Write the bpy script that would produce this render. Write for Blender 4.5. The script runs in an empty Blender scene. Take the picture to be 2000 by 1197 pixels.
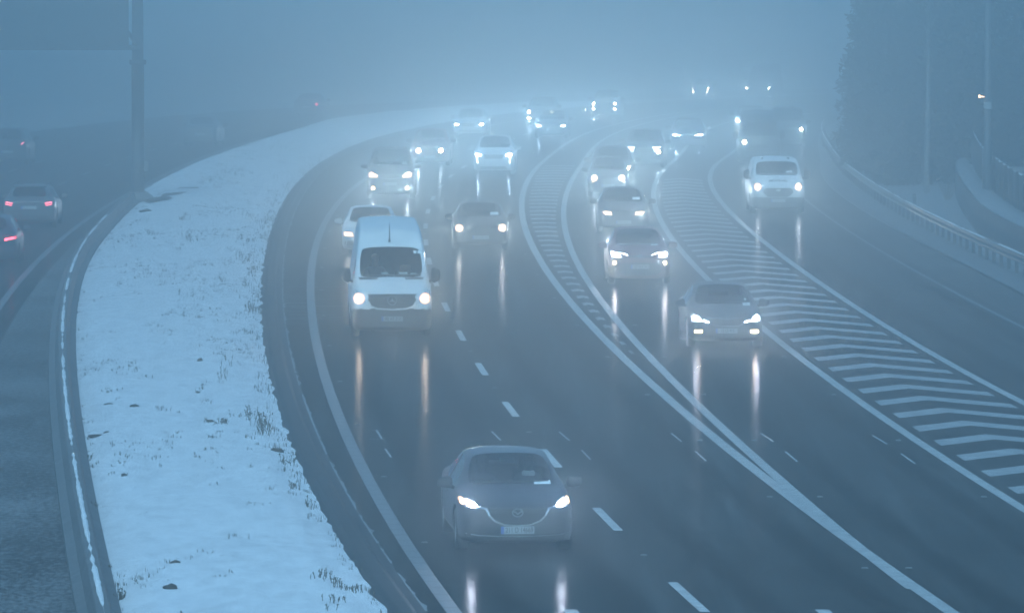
import bpy, bmesh, math, random
import numpy as np
from mathutils import Vector, Matrix, noise
from mathutils.bvhtree import BVHTree
from mathutils.geometry import delaunay_2d_cdt
random.seed(7)
R = math.radians
sc = bpy.context.scene
col = sc.collection
HAZE_COL = (.76, .93, 1.0, 1); HAZE_DENS = .0067; HAZE_G = .75; HAZE_TOP = 24
SUN_EL, SUN_AZ, SUN_STR, SUN_ANG = 40, 190.0, 1.35, 30
SUN_COL = (.47, .80, 1.0)
DUST, OZONE, SKY_STR, EXPO, VB = 1, 3.4, .120, 1.05, 0
SKY_TINT = (.67, 1.03, 1.08)
BEAM = 950.0; WET = .011
# ------------------------------------------------------------------ camera
H, FPX, PITCH = 9.2, 11667.0, math.atan(678.5 / 11667.0)
cam = bpy.data.objects.new('camera', bpy.data.cameras.new('camera'))
col.objects.link(cam)
cam.location = (0, 0, H)
cam.rotation_euler = (math.pi / 2 - PITCH, 0, 0)
cam.data.sensor_width = 36
cam.data.lens = 210.0
cam.data.clip_start = 1.0
cam.data.clip_end = 6000
sc.camera = cam

def gz(Y):
    """height of the ground: level near the bridge, falling away gently far off"""
    return 0.0 if Y < 230 else -1.5 * ((Y - 230) / 200.0) ** 2 if Y < 430 else -1.5 - 0.015 * (Y - 430)

def G(px, py, z=0.0):
    """place of a photograph point on the ground (or at height z above it)"""
    u, v = (px - 1000.0) / FPX, (598.5 - py) / FPX
    d = Vector((u, math.cos(PITCH) + v * math.sin(PITCH), -math.sin(PITCH) + v * math.cos(PITCH)))
    Y = 100.0
    for _ in range(12):
        t = (H - z - gz(Y)) / -d.z
        Y = d.y * t
    return Vector((d.x * t, Y, gz(Y) + z))

# ------------------------------------------------------------------ object helpers
def tag(o, label=None, cat=None, group=None, kind=None):
    if label: o['label'] = label
    if cat: o['category'] = cat
    if group: o['group'] = group
    if kind: o['kind'] = kind
    return o

def mesh(name, verts, faces, mat=None, parent=None, smooth=False, uv=None, mi=None):
    me = bpy.data.meshes.new(name)
    me.from_pydata([tuple(v) for v in verts], [], faces)
    if mat:
        for m in (mat if isinstance(mat, (list, tuple)) else [mat]):
            me.materials.append(m)
    if mi: me.polygons.foreach_set('material_index', mi)
    if uv:
        l = me.uv_layers.new(name='uv')
        for lp in me.loops:
            l.data[lp.index].uv = uv[lp.vertex_index]
    if smooth: me.polygons.foreach_set('use_smooth', [True] * len(me.polygons))
    me.update()
    o = bpy.data.objects.new(name, me)
    col.objects.link(o)
    if parent: o.parent = parent
    return o

def thing(name, label, cat, loc=(0, 0, 0), rz=0.0, group=None):
    o = bpy.data.objects.new(name, None)
    col.objects.link(o)
    o.empty_display_size = 0.3
    o.location = loc
    o.rotation_euler = (0, 0, rz)
    return tag(o, label, cat, group)

class MB:
    """collects simple solids into one mesh"""
    def __init__(self): self.v, self.f = [], []
    def add(self, v, f):
        n = len(self.v); self.v += [tuple(p) for p in v]; self.f += [tuple(i + n for i in q) for q in f]; return self
    def box(self, c, s, rz=0.0, rx=0.0, ry=0.0):
        m = Matrix.Translation(c) @ Matrix.Rotation(rz, 4, 'Z') @ Matrix.Rotation(ry, 4, 'Y') @ Matrix.Rotation(rx, 4, 'X')
        p = [m @ Vector((x * s[0] / 2, y * s[1] / 2, z * s[2] / 2)) for x in (-1, 1) for y in (-1, 1) for z in (-1, 1)]
        return self.add(p, [(0, 1, 3, 2), (4, 6, 7, 5), (0, 4, 5, 1), (2, 3, 7, 6), (0, 2, 6, 4), (1, 5, 7, 3)])
    def tube(self, pts, rad, n=8, cap=True):
        pts = [Vector(p) for p in pts]
        rr = rad if isinstance(rad, (list, tuple)) else [rad] * len(pts)
        b = len(self.v)
        for i, p in enumerate(pts):
            t = (pts[min(i + 1, len(pts) - 1)] - pts[max(i - 1, 0)]).normalized()
            a = t.orthogonal().normalized() if abs(t.z) < .99 else Vector((1, 0, 0))
            c = t.cross(a)
            for k in range(n):
                q = p + (a * math.cos(2 * math.pi * k / n) + c * math.sin(2 * math.pi * k / n)) * rr[i]
                self.v.append(tuple(q))
        for i in range(len(pts) - 1):
            for k in range(n):
                self.f.append((b + i * n + k, b + i * n + (k + 1) % n, b + (i + 1) * n + (k + 1) % n, b + (i + 1) * n + k))
        if cap:
            self.f.append(tuple(b + k for k in range(n))[::-1])
            self.f.append(tuple(b + (len(pts) - 1) * n + k for k in range(n)))
        return self
    def lathe(self, prof, n=28, axis='x', c=(0, 0, 0)):
        b = len(self.v)
        for (a, r) in prof:
            for k in range(n):
                t = 2 * math.pi * k / n
                p = (a, r * math.cos(t), r * math.sin(t)) if axis == 'x' else (r * math.cos(t), r * math.sin(t), a)
                self.v.append((p[0] + c[0], p[1] + c[1], p[2] + c[2]))
        for i in range(len(prof) - 1):
            for k in range(n):
                self.f.append((b + i * n + k, b + i * n + (k + 1) % n, b + (i + 1) * n + (k + 1) % n, b + (i + 1) * n + k))
        return self
    def build(self, name, mat, parent=None, smooth=False, loc=None):
        o = mesh(name, self.v, self.f, mat, parent, smooth)
        if loc: o.location = loc
        return o

# ------------------------------------------------------------------ materials
def mat_new(name):
    m = bpy.data.materials.new(name); m.use_nodes = True
    nt = m.node_tree
    return m, nt, nt.nodes, nt.links, nt.nodes['Principled BSDF']

def plain(name, c, rough=0.5, metal=0.0, spec=0.5, coat=0.0, var=0.0, bump=0.0, scale=8.0):
    m, nt, N, L, b = mat_new(name)
    b.inputs['Base Color'].default_value = (*c, 1)
    b.inputs['Roughness'].default_value = rough
    b.inputs['Metallic'].default_value = metal
    b.inputs['Specular IOR Level'].default_value = spec
    b.inputs['Coat Weight'].default_value = coat
    b.inputs['Coat Roughness'].default_value = 0.08
    if var or bump:
        tc = N.new('ShaderNodeTexCoord'); n = N.new('ShaderNodeTexNoise')
        n.inputs['Scale'].default_value = scale; n.inputs['Detail'].default_value = 6
        L.new(tc.outputs['Object'], n.inputs['Vector'])
        if var:
            r = N.new('ShaderNodeValToRGB')
            r.color_ramp.elements[0].position = .3; r.color_ramp.elements[1].position = .7
            r.color_ramp.elements[0].color = (*[x * (1 - var) for x in c], 1)
            r.color_ramp.elements[1].color = (*[min(1, x * (1 + var)) for x in c], 1)
            L.new(n.outputs['Fac'], r.inputs['Fac']); L.new(r.outputs['Color'], b.inputs['Base Color'])
            q = N.new('ShaderNodeMapRange'); q.inputs['To Min'].default_value = rough * .85; q.inputs['To Max'].default_value = min(1, rough * 1.15)
            L.new(n.outputs['Fac'], q.inputs['Value']); L.new(q.outputs['Result'], b.inputs['Roughness'])
        if bump:
            bp = N.new('ShaderNodeBump'); bp.inputs['Strength'].default_value = bump; bp.inputs['Distance'].default_value = 0.02
            L.new(n.outputs['Fac'], bp.inputs['Height']); L.new(bp.outputs['Normal'], b.inputs['Normal'])
    return m

def emit(name, c, s):
    m, nt, N, L, b = mat_new(name)
    b.inputs['Base Color'].default_value = (0.8, 0.8, 0.8, 1)
    b.inputs['Roughness'].default_value = .2
    b.inputs['Emission Color'].default_value = (*c, 1)
    b.inputs['Emission Strength'].default_value = s
    m.cycles.emission_sampling = 'NONE'
    return m

def noise_node(N, L, vec, scale, detail=5, rough=.55):
    n = N.new('ShaderNodeTexNoise')
    n.inputs['Scale'].default_value = scale; n.inputs['Detail'].default_value = detail; n.inputs['Roughness'].default_value = rough
    L.new(vec, n.inputs['Vector']); return n
def ramp(N, L, fac, stops):
    r = N.new('ShaderNodeValToRGB'); e = r.color_ramp.elements
    while len(e) < len(stops): e.new(.5)
    for i, (p, c) in enumerate(stops):
        e[i].position = p; e[i].color = (*c, 1) if len(c) == 3 else c
    L.new(fac, r.inputs['Fac']); return r
def mixc(N, L, fac, a, b):
    m = N.new('ShaderNodeMix'); m.data_type = 'RGBA'
    L.new(fac, m.inputs[0])
    for s, i in ((a, 6), (b, 7)):
        if isinstance(s, tuple): m.inputs[i].default_value = (*s, 1)
        else: L.new(s, m.inputs[i])
    return m.outputs[2]
def math_n(N, L, op, a, b=0.0, clamp=False):
    m = N.new('ShaderNodeMath'); m.operation = op; m.use_clamp = clamp
    for s, i in ((a, 0), (b, 1)):
        if isinstance(s, (int, float)): m.inputs[i].default_value = s
        else: L.new(s, m.inputs[i])
    return m.outputs[0]

WHITE = (1, 1, 1); BLACK = (0, 0, 0)
def asphalt_mat(name, frost=0.0, base=0.032):
    """wet asphalt; frost > 0 adds a broken film of frost and dry snow"""
    m, nt, N, L, b = mat_new(name)
    geo = N.new('ShaderNodeNewGeometry'); P = geo.outputs['Position']
    mp = N.new('ShaderNodeMapping'); mp.inputs['Scale'].default_value = (1, .12, 1); mp.inputs['Rotation'].default_value = (0, 0, R(-3))
    L.new(P, mp.inputs['Vector'])
    big = noise_node(N, L, mp.outputs['Vector'], .8, 4)
    fine = noise_node(N, L, P, 55, 3, .7)
    mid = noise_node(N, L, P, 9, 4)
    c = ramp(N, L, big.outputs['Fac'], [(.3, (base * .6,) * 3), (.7, (base * 1.5,) * 3)]).outputs['Color']
    agg = ramp(N, L, fine.outputs['Fac'], [(.35, (.6, .6, .6)), (.75, (1.5, 1.5, 1.5))]).outputs['Color']
    mm = N.new('ShaderNodeMix'); mm.data_type = 'RGBA'; mm.blend_type = 'MULTIPLY'; mm.inputs[0].default_value = 1
    L.new(c, mm.inputs[6]); L.new(agg, mm.inputs[7]); c = mm.outputs[2]
    # faint pale streaks of dried salt drawn out along the road
    mp3 = N.new('ShaderNodeMapping'); mp3.inputs['Scale'].default_value = (2.2, .035, 1); mp3.inputs['Rotation'].default_value = (0, 0, R(-3)); L.new(P, mp3.inputs['Vector'])
    salt = noise_node(N, L, mp3.outputs['Vector'], 1.0, 6, .65); blot = noise_node(N, L, P, .55, 6, .7)
    ks = math_n(N, L, 'ADD', math_n(N, L, 'MULTIPLY', ramp(N, L, salt.outputs['Fac'], [(.50, BLACK), (.75, WHITE)]).outputs['Color'], .30), math_n(N, L, 'MULTIPLY', ramp(N, L, blot.outputs['Fac'], [(.55, BLACK), (.72, WHITE)]).outputs['Color'], .12))
    c = mixc(N, L, ks, c, (.17, .175, .18))
    rough = ramp(N, L, mid.outputs['Fac'], [(.3, (.14, .14, .14)), (.75, (.24, .24, .24))]).outputs['Color']
    if frost:
        mp2 = N.new('ShaderNodeMapping'); mp2.inputs['Scale'].default_value = (1.4, .5, 1); L.new(P, mp2.inputs['Vector'])
        f1 = noise_node(N, L, mp2.outputs['Vector'], 7.0, 8, .75)
        f2 = noise_node(N, L, mp2.outputs['Vector'], .35, 3)
        s = math_n(N, L, 'ADD', f1.outputs['Fac'], math_n(N, L, 'MULTIPLY', math_n(N, L, 'SUBTRACT', f2.outputs['Fac'], .5), .35))
        k = ramp(N, L, s, [(.58 - .2 * frost, BLACK), (.76 - .2 * frost, WHITE)]).outputs['Color']
        k = math_n(N, L, 'MULTIPLY', k, .2 + .5 * frost)
        c = mixc(N, L, k, c, (.30, .32, .335))
        rough = mixc(N, L, k, rough, (.8, .8, .8))
    L.new(c, b.inputs['Base Color']); b.inputs['Roughness'].default_value = .9
    b.inputs['Specular IOR Level'].default_value = .0
    # the thin broken film of water: weak, patchy gloss over the rough stone
    bp = N.new('ShaderNodeBump'); bp.inputs['Strength'].default_value = .6; bp.inputs['Distance'].default_value = .006
    L.new(fine.outputs['Fac'], bp.inputs['Height']); L.new(bp.outputs['Normal'], b.inputs['Normal'])
    gl = N.new('ShaderNodeBsdfGlossy'); gl.inputs['Color'].default_value = (.9, .95, 1, 1)
    bp2 = N.new('ShaderNodeBump'); bp2.inputs['Strength'].default_value = .25; bp2.inputs['Distance'].default_value = .004
    chop = noise_node(N, L, P, 11, 5, .6)
    bp2.inputs['Strength'].default_value = .22; bp2.inputs['Distance'].default_value = .003
    L.new(math_n(N, L, 'ADD', chop.outputs['Fac'], math_n(N, L, 'MULTIPLY', fine.outputs['Fac'], .25)), bp2.inputs['Height']); L.new(bp2.outputs['Normal'], gl.inputs['Normal']); L.new(rough, gl.inputs['Roughness'])
    wet = ramp(N, L, mid.outputs['Fac'], [(.40, (WET * 2.4,) * 3), (.56, (WET * .10,) * 3)]).outputs['Color']
    if frost: wet = math_n(N, L, 'MULTIPLY', wet, .3)
    mx = N.new('ShaderNodeMixShader'); L.new(wet, mx.inputs[0]); L.new(b.outputs[0], mx.inputs[1]); L.new(gl.outputs[0], mx.inputs[2])
    L.new(mx.outputs[0], N['Material Output'].inputs['Surface'])
    return m

def track_mat(name):
    m = M['asphalt'].copy(); m.name = name
    nt = m.node_tree; N, L = nt.nodes, nt.links
    out = N['Material Output']; src = out.inputs['Surface'].links[0].from_socket
    pb = N['Principled BSDF']
    for l in list(pb.inputs['Base Color'].links): L.remove(l)
    pb.inputs['Base Color'].default_value = (.014, .014, .015, 1)
    tc = N.new('ShaderNodeTexCoord'); sx = N.new('ShaderNodeSeparateXYZ'); L.new(tc.outputs['UV'], sx.inputs[0])
    s = math_n(N, L, 'SINE', math_n(N, L, 'MULTIPLY', sx.outputs['X'], math.pi))
    geo = N.new('ShaderNodeNewGeometry'); n = noise_node(N, L, geo.outputs['Position'], .35, 4)
    k = math_n(N, L, 'MULTIPLY', s, ramp(N, L, n.outputs['Fac'], [(.3, (.25, .25, .25)), (.7, (.8, .8, .8))]).outputs['Color'])
    t = N.new('ShaderNodeBsdfTransparent'); mx = N.new('ShaderNodeMixShader')
    L.new(k, mx.inputs[0]); L.new(t.outputs[0], mx.inputs[1]); L.new(src, mx.inputs[2]); L.new(mx.outputs[0], out.inputs['Surface'])
    return m

def paint_mat(name, c=(.62, .64, .64), ribs=False, wear=.3):
    m, nt, N, L, b = mat_new(name)
    geo = N.new('ShaderNodeNewGeometry'); P = geo.outputs['Position']
    n1 = noise_node(N, L, P, 3.0, 8, .7); n2 = noise_node(N, L, P, 30, 4, .7)
    s = math_n(N, L, 'ADD', math_n(N, L, 'MULTIPLY', n1.outputs['Fac'], .6), math_n(N, L, 'MULTIPLY', n2.outputs['Fac'], .4))
    k = ramp(N, L, s, [(.38, (.10 + .3 * (1 - wear),) * 3), (.58, WHITE)]).outputs['Color']
    L.new(mixc(N, L, k, (.12, .125, .13), c), b.inputs['Base Color'])
    b.inputs['Roughness'].default_value = .55; b.inputs['Specular IOR Level'].default_value = .08
    bp = N.new('ShaderNodeBump'); bp.inputs['Strength'].default_value = .4; bp.inputs['Distance'].default_value = .006
    h = n2.outputs['Fac']
    if ribs:
        tc = N.new('ShaderNodeTexCoord'); sx = N.new('ShaderNodeSeparateXYZ'); L.new(tc.outputs['UV'], sx.inputs[0])
        w = math_n(N, L, 'SINE', math_n(N, L, 'MULTIPLY', sx.outputs['Y'], 2 * math.pi / .9))
        w = math_n(N, L, 'GREATER_THAN', w, .82)
        h = math_n(N, L, 'ADD', math_n(N, L, 'MULTIPLY', w, 1.6), math_n(N, L, 'MULTIPLY', h, .5))
        bp.inputs['Distance'].default_value = .012
        kk = mixc(N, L, w, mixc(N, L, k, (.12, .125, .13), c), tuple(x * .62 for x in c))
        L.new(kk, b.inputs['Base Color'])
    L.new(h, bp.inputs['Height']); L.new(bp.outputs['Normal'], b.inputs['Normal'])
    return m

def snow_mat(name, dirt=0.0, dirt_c=(.10, .085, .06), scale=6.0, c=(.80, .82, .84)):
    m, nt, N, L, b = mat_new(name)
    geo = N.new('ShaderNodeNewGeometry'); P = geo.outputs['Position']
    mp = N.new('ShaderNodeMapping'); mp.inputs['Scale'].default_value = (1, .38, 1); L.new(P, mp.inputs['Vector'])
    n1 = noise_node(N, L, mp.outputs['Vector'], scale, 9, .68); n2 = noise_node(N, L, mp.outputs['Vector'], .45, 4); n3 = noise_node(N, L, P, 28, 4)
    n4 = noise_node(N, L, mp.outputs['Vector'], scale * .3, 6, .6)
    s = math_n(N, L, 'ADD', n1.outputs['Fac'], math_n(N, L, 'MULTIPLY', math_n(N, L, 'SUBTRACT', n2.outputs['Fac'], .5), .5))
    k = ramp(N, L, s, [(.70 - .25 * dirt, BLACK), (.86 - .22 * dirt, WHITE)]).outputs['Color']
    cc = ramp(N, L, n4.outputs['Fac'], [(.3, tuple(x * .80 for x in c)), (.62, c)]).outputs['Color']
    L.new(mixc(N, L, k, cc, dirt_c), b.inputs['Base Color'])
    b.inputs['Roughness'].default_value = .75; b.inputs['Specular IOR Level'].default_value = .2
    bp = N.new('ShaderNodeBump'); bp.inputs['Strength'].default_value = .8; bp.inputs['Distance'].default_value = .05
    h = math_n(N, L, 'ADD', n1.outputs['Fac'], math_n(N, L, 'MULTIPLY', n3.outputs['Fac'], .25))
    L.new(h, bp.inputs['Height']); L.new(bp.outputs['Normal'], b.inputs['Normal'])
    return m

def concrete_mat(name, c=(.15, .155, .16), streak=True):
    m, nt, N, L, b = mat_new(name)
    geo = N.new('ShaderNodeNewGeometry'); P = geo.outputs['Position']
    n1 = noise_node(N, L, P, 2.5, 8, .65); n2 = noise_node(N, L, P, 22, 4)
    s = math_n(N, L, 'ADD', math_n(N, L, 'MULTIPLY', n1.outputs['Fac'], .7), math_n(N, L, 'MULTIPLY', n2.outputs['Fac'], .3))
    k = ramp(N, L, s, [(.32, tuple(x * .6 for x in c)), (.66, tuple(x * 1.25 for x in c))]).outputs['Color']
    L.new(k, b.inputs['Base Color']); b.inputs['Roughness'].default_value = .7; b.inputs['Specular IOR Level'].default_value = .06
    bp = N.new('ShaderNodeBump'); bp.inputs['Strength'].default_value = .3; bp.inputs['Distance'].default_value = .01
    L.new(n2.outputs['Fac'], bp.inputs['Height']); L.new(bp.outputs['Normal'], b.inputs['Normal'])
    return m

M = {}
M['asphalt'] = asphalt_mat('wet_asphalt')
M['asphalt_frost'] = asphalt_mat('frosted_asphalt', .75, .05)
M['asphalt_rime'] = asphalt_mat('lightly_frosted_asphalt', .38, .045)
M['line'] = paint_mat('road_paint', (.44, .46, .46))
M['dash'] = paint_mat('dash_paint', (.55, .57, .57))
M['rib_line'] = paint_mat('ribbed_road_paint', (.21, .22, .23), True)
M['dim_line'] = paint_mat('worn_road_paint', (.13, .14, .15))
M['snow'] = snow_mat('snow', .27, (.13, .11, .085), 11)
M['snow_ground'] = snow_mat('snowy_ground', .42, (.05, .05, .045), 4, (.26, .275, .28))
M['snow_dim'] = snow_mat('thin_snow', .30, (.07, .065, .06), 8, (.25, .265, .28))
M['snow_cap'] = snow_mat('snow_cap', 0.0)
M['frost'] = snow_mat('frosted_verge', .62, (.06, .06, .06), 7, (.15, .16, .17))
M['concrete'] = concrete_mat('wet_concrete')
M['asphalt_kerb'] = concrete_mat('wet_dark_kerb', (.055, .057, .06))
M['dark_concrete'] = concrete_mat('dark_concrete', (.085, .088, .09))
M['steel'] = plain('galvanised_steel', (.20, .21, .22), .5, .7, var=.25, scale=3)
M['dark_steel'] = plain('dark_steel', (.05, .055, .06), .5, .2, var=.3, scale=3)
M['soil'] = plain('soil', (.045, .036, .026), .95, var=.4, bump=.8, scale=14)
M['bark'] = plain('bark', (.05, .042, .035), .9, var=.4, bump=.8, scale=10)
M['birch_bark'] = plain('birch_bark', (.16, .16, .155), .8, var=.5, bump=.4, scale=5)
M['needles'] = plain('needles', (.022, .034, .024), .7, var=.5, scale=2)
M['twigs'] = plain('birch_twigs', (.035, .028, .026), .9)
M['sign_back'] = plain('sign_board_grey', (.045, .05, .055), .6, var=.2, scale=1)
M['stud'] = plain('stud_metal', (.20, .205, .21), .35, .6)
M['timber'] = plain('dark_timber', (.035, .033, .032), .85, var=.35, bump=.5, scale=5)
M['straw'] = plain('dead_grass', (.085, .072, .052), .9, var=.35, scale=3)
# ------------------------------------------------------------------ the lines of the road, traced on the ground
def pts(*p): return [G(*q) for q in p]
T_barrier = [(722,1194),(709,1160),(683,1108),(657,1056),(631,1004),(610,957),(584,887),(562,840),(547,792),(527,740),(512,680),(504,631),(500,593),(501,540),(505,505),(513,473),(520,441),(533,422),(545,404),(563,380),(572,368),(598,347),(627,324),(658,305),(700,284),(742,267),(795,252),(837,242)]
T_edge = [(882,1197),(860,1164),(826,1108),(791,1052),(757,1000),(722,935),(692,874),(666,823),(646,779),(631,723),(619,679),(614,643),(608,606),(605,568),(607,538),(612,498),(620,463),(633,438),(653,410),(678,380),(690,368),(719,345)]
T_lane = [(1335,1167),(1189,1013),(1087,895),(1002,801),(943,724),(900,659),(869,604),(849,558),(831,453),(833,426),(840,403),(851,382),(865,361),(880,345),(898,330)]
T_ng_l = [(1852,1194),(1810,1164),(1765,1129),(1729,1101),(1690,1077),(1645,1044),(1600,1014),(1555,981),(1510,945),(1465,912),(1420,876),(1383,847),(1349,816),(1310,783),(1270,746),(1233,713),(1202,682),(1170,651),(1142,621),(1114,588),(1091,560),(1080,548),(1060,518),(1045,493),(1032,465),(1024,440),(1020,418),(1020,393),(1025,368),(1035,345),(1053,323)]
T_ng_r = [(1610,1012),(1600,1002),(1570,978),(1534,948),(1492,910),(1450,873),(1435,857),(1398,824),(1355,783),(1318,747),(1284,715),(1256,682),(1227,651),(1199,620),(1176,588),(1151,557),(1133,526),(1120,498),(1110,470),(1103,440),(1102,413),(1103,390),(1110,365),(1120,348)]
T_wg_l = [(1998,995),(1965,973),(1921,946),(1866,911),(1811,872),(1759,836),(1708,801),(1664,771),(1609,735),(1564,701),(1524,672),(1487,639),(1383,547),(1353,518),(1333,493),(1313,465),(1298,440),(1286,413),(1278,393),(1276,373),(1277,355),(1286,343),(1303,328)]
T_wg_r = [(1998,788),(1958,766),(1903,736),(1851,707),(1803,679),(1752,648),(1700,617),(1656,589),(1612,562),(1555,524),(1499,480),(1471,458),(1449,435),(1431,415),(1411,393),(1396,373),(1386,355),(1385,338),(1391,325),(1411,315)]
T_slip = [(2000,642),(1968,624),(1934,606),(1901,589),(1861,569),(1817,547),(1767,519),(1717,489),(1683,467),(1640,439),(1600,412)]
T_verge = [(2000,577),(1934,544),(1884,519),(1834,494),(1787,471),(1747,447),(1700,420),(1667,400),(1640,380),(1610,357),(1603,330)]
T_rail = [(2000,547),(1934,514),(1887,494),(1844,472),(1800,450),(1774,434),(1744,417),(1700,387),(1660,360),(1633,330)]
T_opp_edge = [(0,598),(25,563),(58,528),(83,500),(113,473),(150,443),(188,416),(215,399),(236,386)]
T_opp_frost = [(0,673),(30,618),(63,570),(100,520),(130,490),(160,465),(185,440)]
T_lb = [(201,1197),(192,1146),(181,1094),(170,1034),(160,973),(149,904),(138,844),(129,779),(123,723),(120,680),(120,643),(123,605),(127,575),(134,545),(145,515),(160,485),(173,460),(184,444)]   # snow on the barrier's top
T_snow_l = [(227,1197),(216,1137),(203,1068),(190,1008),(177,948),(166,896),(153,840),(149,810),(144,758),(138,702),(136,660),(137,618),(144,580),(148,555),(160,520),(173,490),(185,470),(208,440),(220,422),(285,372),(318,351),(360,330),(397,313),(449,295),(500,280),(532,269),(568,252),(627,242)]
BH = 0.42      # height of the concrete barriers

def fit(P, deg, ref=None):
    Y = np.array([p.y for p in P]); X = np.array([p.x for p in P])
    if ref: X = X - np.array([ref(y) for y in Y])
    c = np.polyfit((Y - 200) / 100, X, deg)
    return c, Y.min(), Y.max()

_c, _y0, _y1 = fit(pts(*T_barrier) + [Vector((2.6, 405, 0)), Vector((5.0, 430, 0))], 5)
_y1 = 430
def _pv(c, Y): return float(np.polyval(c, (Y - 200) / 100))
def ref(Y):
    """X of the foot of the barrier at the edge of the main carriageway"""
    lo, hi = 80.0, 345.0
    if Y < lo:
        s = (_pv(_c, lo + 1) - _pv(_c, lo)); return _pv(_c, lo) + s * (Y - lo)
    if Y > hi:
        s = (_pv(_c, hi) - _pv(_c, hi - 1)); d = Y - hi
        return _pv(_c, hi) + s * d + 3.8e-4 * d * d
    return _pv(_c, Y)

class Line:
    """X(Y) of one line of the road: its offset from the barrier, held constant past the part one can see"""
    def __init__(self, px, deg=3, z=0.0, damp=25.0):
        P = [G(x, y, z) for x, y in px]
        self.c, self.a, self.b = fit(P, deg, ref)
        self.damp = damp
    def __call__(self, Y):
        y = min(max(Y, self.a), self.b)
        o = _pv(self.c, y)
        if Y != y:
            e = 1.0
            s = (_pv(self.c, y + (e if Y < y else -e)) - o) / (e if Y < y else -e)
            d = Y - y
            o += s * self.damp * math.tanh(d / self.damp)
        return ref(Y) + o
    def slope(self, Y): return (self(Y + 1) - self(Y - 1)) / 2

L_edge, L_lane = Line(T_edge), Line(T_lane)
L_ngl, L_ngr = Line(T_ng_l, 4), Line(T_ng_r, 4)
L_wgl, L_wgr = Line(T_wg_l, 4), Line(T_wg_r, 4)
L_slip, L_verge, L_rail = Line(T_slip, 3), Line(T_verge, 3), Line(T_rail, 3)
L_oe, L_of = Line(T_opp_edge, 2), Line(T_opp_frost, 2)
L_lb, L_sl = Line(T_lb, 3, BH), Line(T_snow_l, 4)
def shift(f, d):
    g = lambda Y: f(Y) + d
    g.slope = lambda Y: (f(Y + 1) - f(Y - 1)) / 2
    return g
# ------------------------------------------------------------------ sheets laid on the ground
def ys(a, b, step): 
    n = max(1, int(round((b - a) / step))); return [a + (b - a) * i / n for i in range(n + 1)]
NEAR, FAR = -50.0, 700.0
def strip(name, fl, fr, a, b, mat, dz, nx=1, step=2.0, kind='structure', label=None):
    v, f, uv = [], [], []
    Y = ys(a, b, step); s = 0
    for i, y in enumerate(Y):
        l, r = fl(y), fr(y)
        if i: s += math.hypot(y - Y[i - 1], l - pl)
        pl = l
        for k in range(nx + 1):
            v.append((l + (r - l) * k / nx, y, gz(y) + dz)); uv.append((k / nx, s))
    for i in range(len(Y) - 1):
        for k in range(nx):
            q = i * (nx + 1) + k
            f.append((q, q + 1, q + nx + 2, q + nx + 1))
    o = mesh(name, v, f, mat, uv=uv)
    return tag(o, kind=kind, label=label)

# the land: one sheet under everything
v, f = [], []
gx = [-640, -300, -150, -80, -40, 0, 40, 80, 150, 300, 640]
gy = [-60, 0] + ys(40, 430, 2.0) + ys(450, 1500, 50)
for y in gy:
    for x in gx: v.append((x, y, gz(y) - .06))
for i in range(len(gy) - 1):
    for k in range(len(gx) - 1):
        q = i * len(gx) + k; f.append((q, q + 1, q + len(gx) + 1, q + len(gx)))
tag(mesh('ground', v, f, M['snow_ground']), kind='structure')
# carriageways
strip('motorway', shift(ref, -.1), L_verge, NEAR, FAR, M['asphalt'], 0, 4)
strip('opposite_motorway', shift(L_oe, -14.5), shift(L_oe, 0.1), NEAR, FAR, M['asphalt'], 0, 4)
strip('frosted_shoulder', shift(L_oe, 0.1), lambda Y: min(L_of(Y), L_lb(Y)), NEAR, 232, M['asphalt'], 0)
strip('frosted_shoulder', lambda Y: min(L_of(Y), L_lb(Y)), shift(L_lb, .1), NEAR, 232, M['asphalt_frost'], 0, 2)
strip('rimed_slip_shoulder', shift(L_slip, .35), L_verge, 60, 300, M['asphalt_rime'], .004)
strip('frosted_verge', L_verge, shift(L_rail, .5), 60, FAR, M['frost'], .05, 3)
strip('verge', shift(L_rail, .5), shift(L_rail, 9), 60, FAR, M['snow_dim'], .04, 4)
# solid lines
W = .10
def line(f, a, b, mat='line', w=W, dz=.004, name='road_marking', step=1.0): return strip(name, shift(f, -w), shift(f, w), a, b, M[mat], dz, 1, step)
line(L_edge, NEAR, 420, 'rib_line', .11)
line(L_oe, NEAR, 420, 'dim_line', .10)
line(L_ngl, NEAR, 420, 'line', .11)
merge = G(1600, 1010).y
line(L_ngr, 87, 420, 'line', .10, .008)
line(L_wgl, NEAR, 420, 'line', .10)
line(L_wgr, NEAR, 420, 'line', .10)
line(L_slip, 100, 330, 'dim_line', .055, .008)
# dashes
def dash(f, y0, y1, w=.075, mat='dash', name='lane_dash', dz=.004): return strip(name, shift(f, -w), shift(f, w), y0, y1, M[mat], dz, 1, 1.0)
d0 = G(1215, 1036).y
for k in range(-3, 25):
    dash(L_lane, d0 + 12 * k, d0 + 12 * k + 4)
for off, o in ((-3.45, 3), (-6.95, 7)):
    for k in range(4, 22):
        dash(shift(L_oe, off), 60 + o + 12 * k, 60 + o + 12 * k + 4, .075, 'dim_line')
for px in (1113, 1605):          # marks in the middle of the lanes that begin at the lower edge
    p = G(px, 1190); dash(lambda Y, p=p: p.x + (Y - p.y) * -.075, p.y - 4, p.y, .1)
# wheel tracks worn a little darker and wetter
M['wheel_track'] = track_mat('wheel_track')
for f0, a in ((L_lane, -2.65), (L_lane, -.95), (L_lane, .95), (L_lane, 2.65), (L_ngr, .95), (L_ngr, 2.65), (L_wgr, 1.1), (L_wgr, 2.9)):
    strip('wheel_track', shift(f0, a - .34), shift(f0, a + .34), NEAR, 420, M['wheel_track'], .0025, 1, 2.0)
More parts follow.
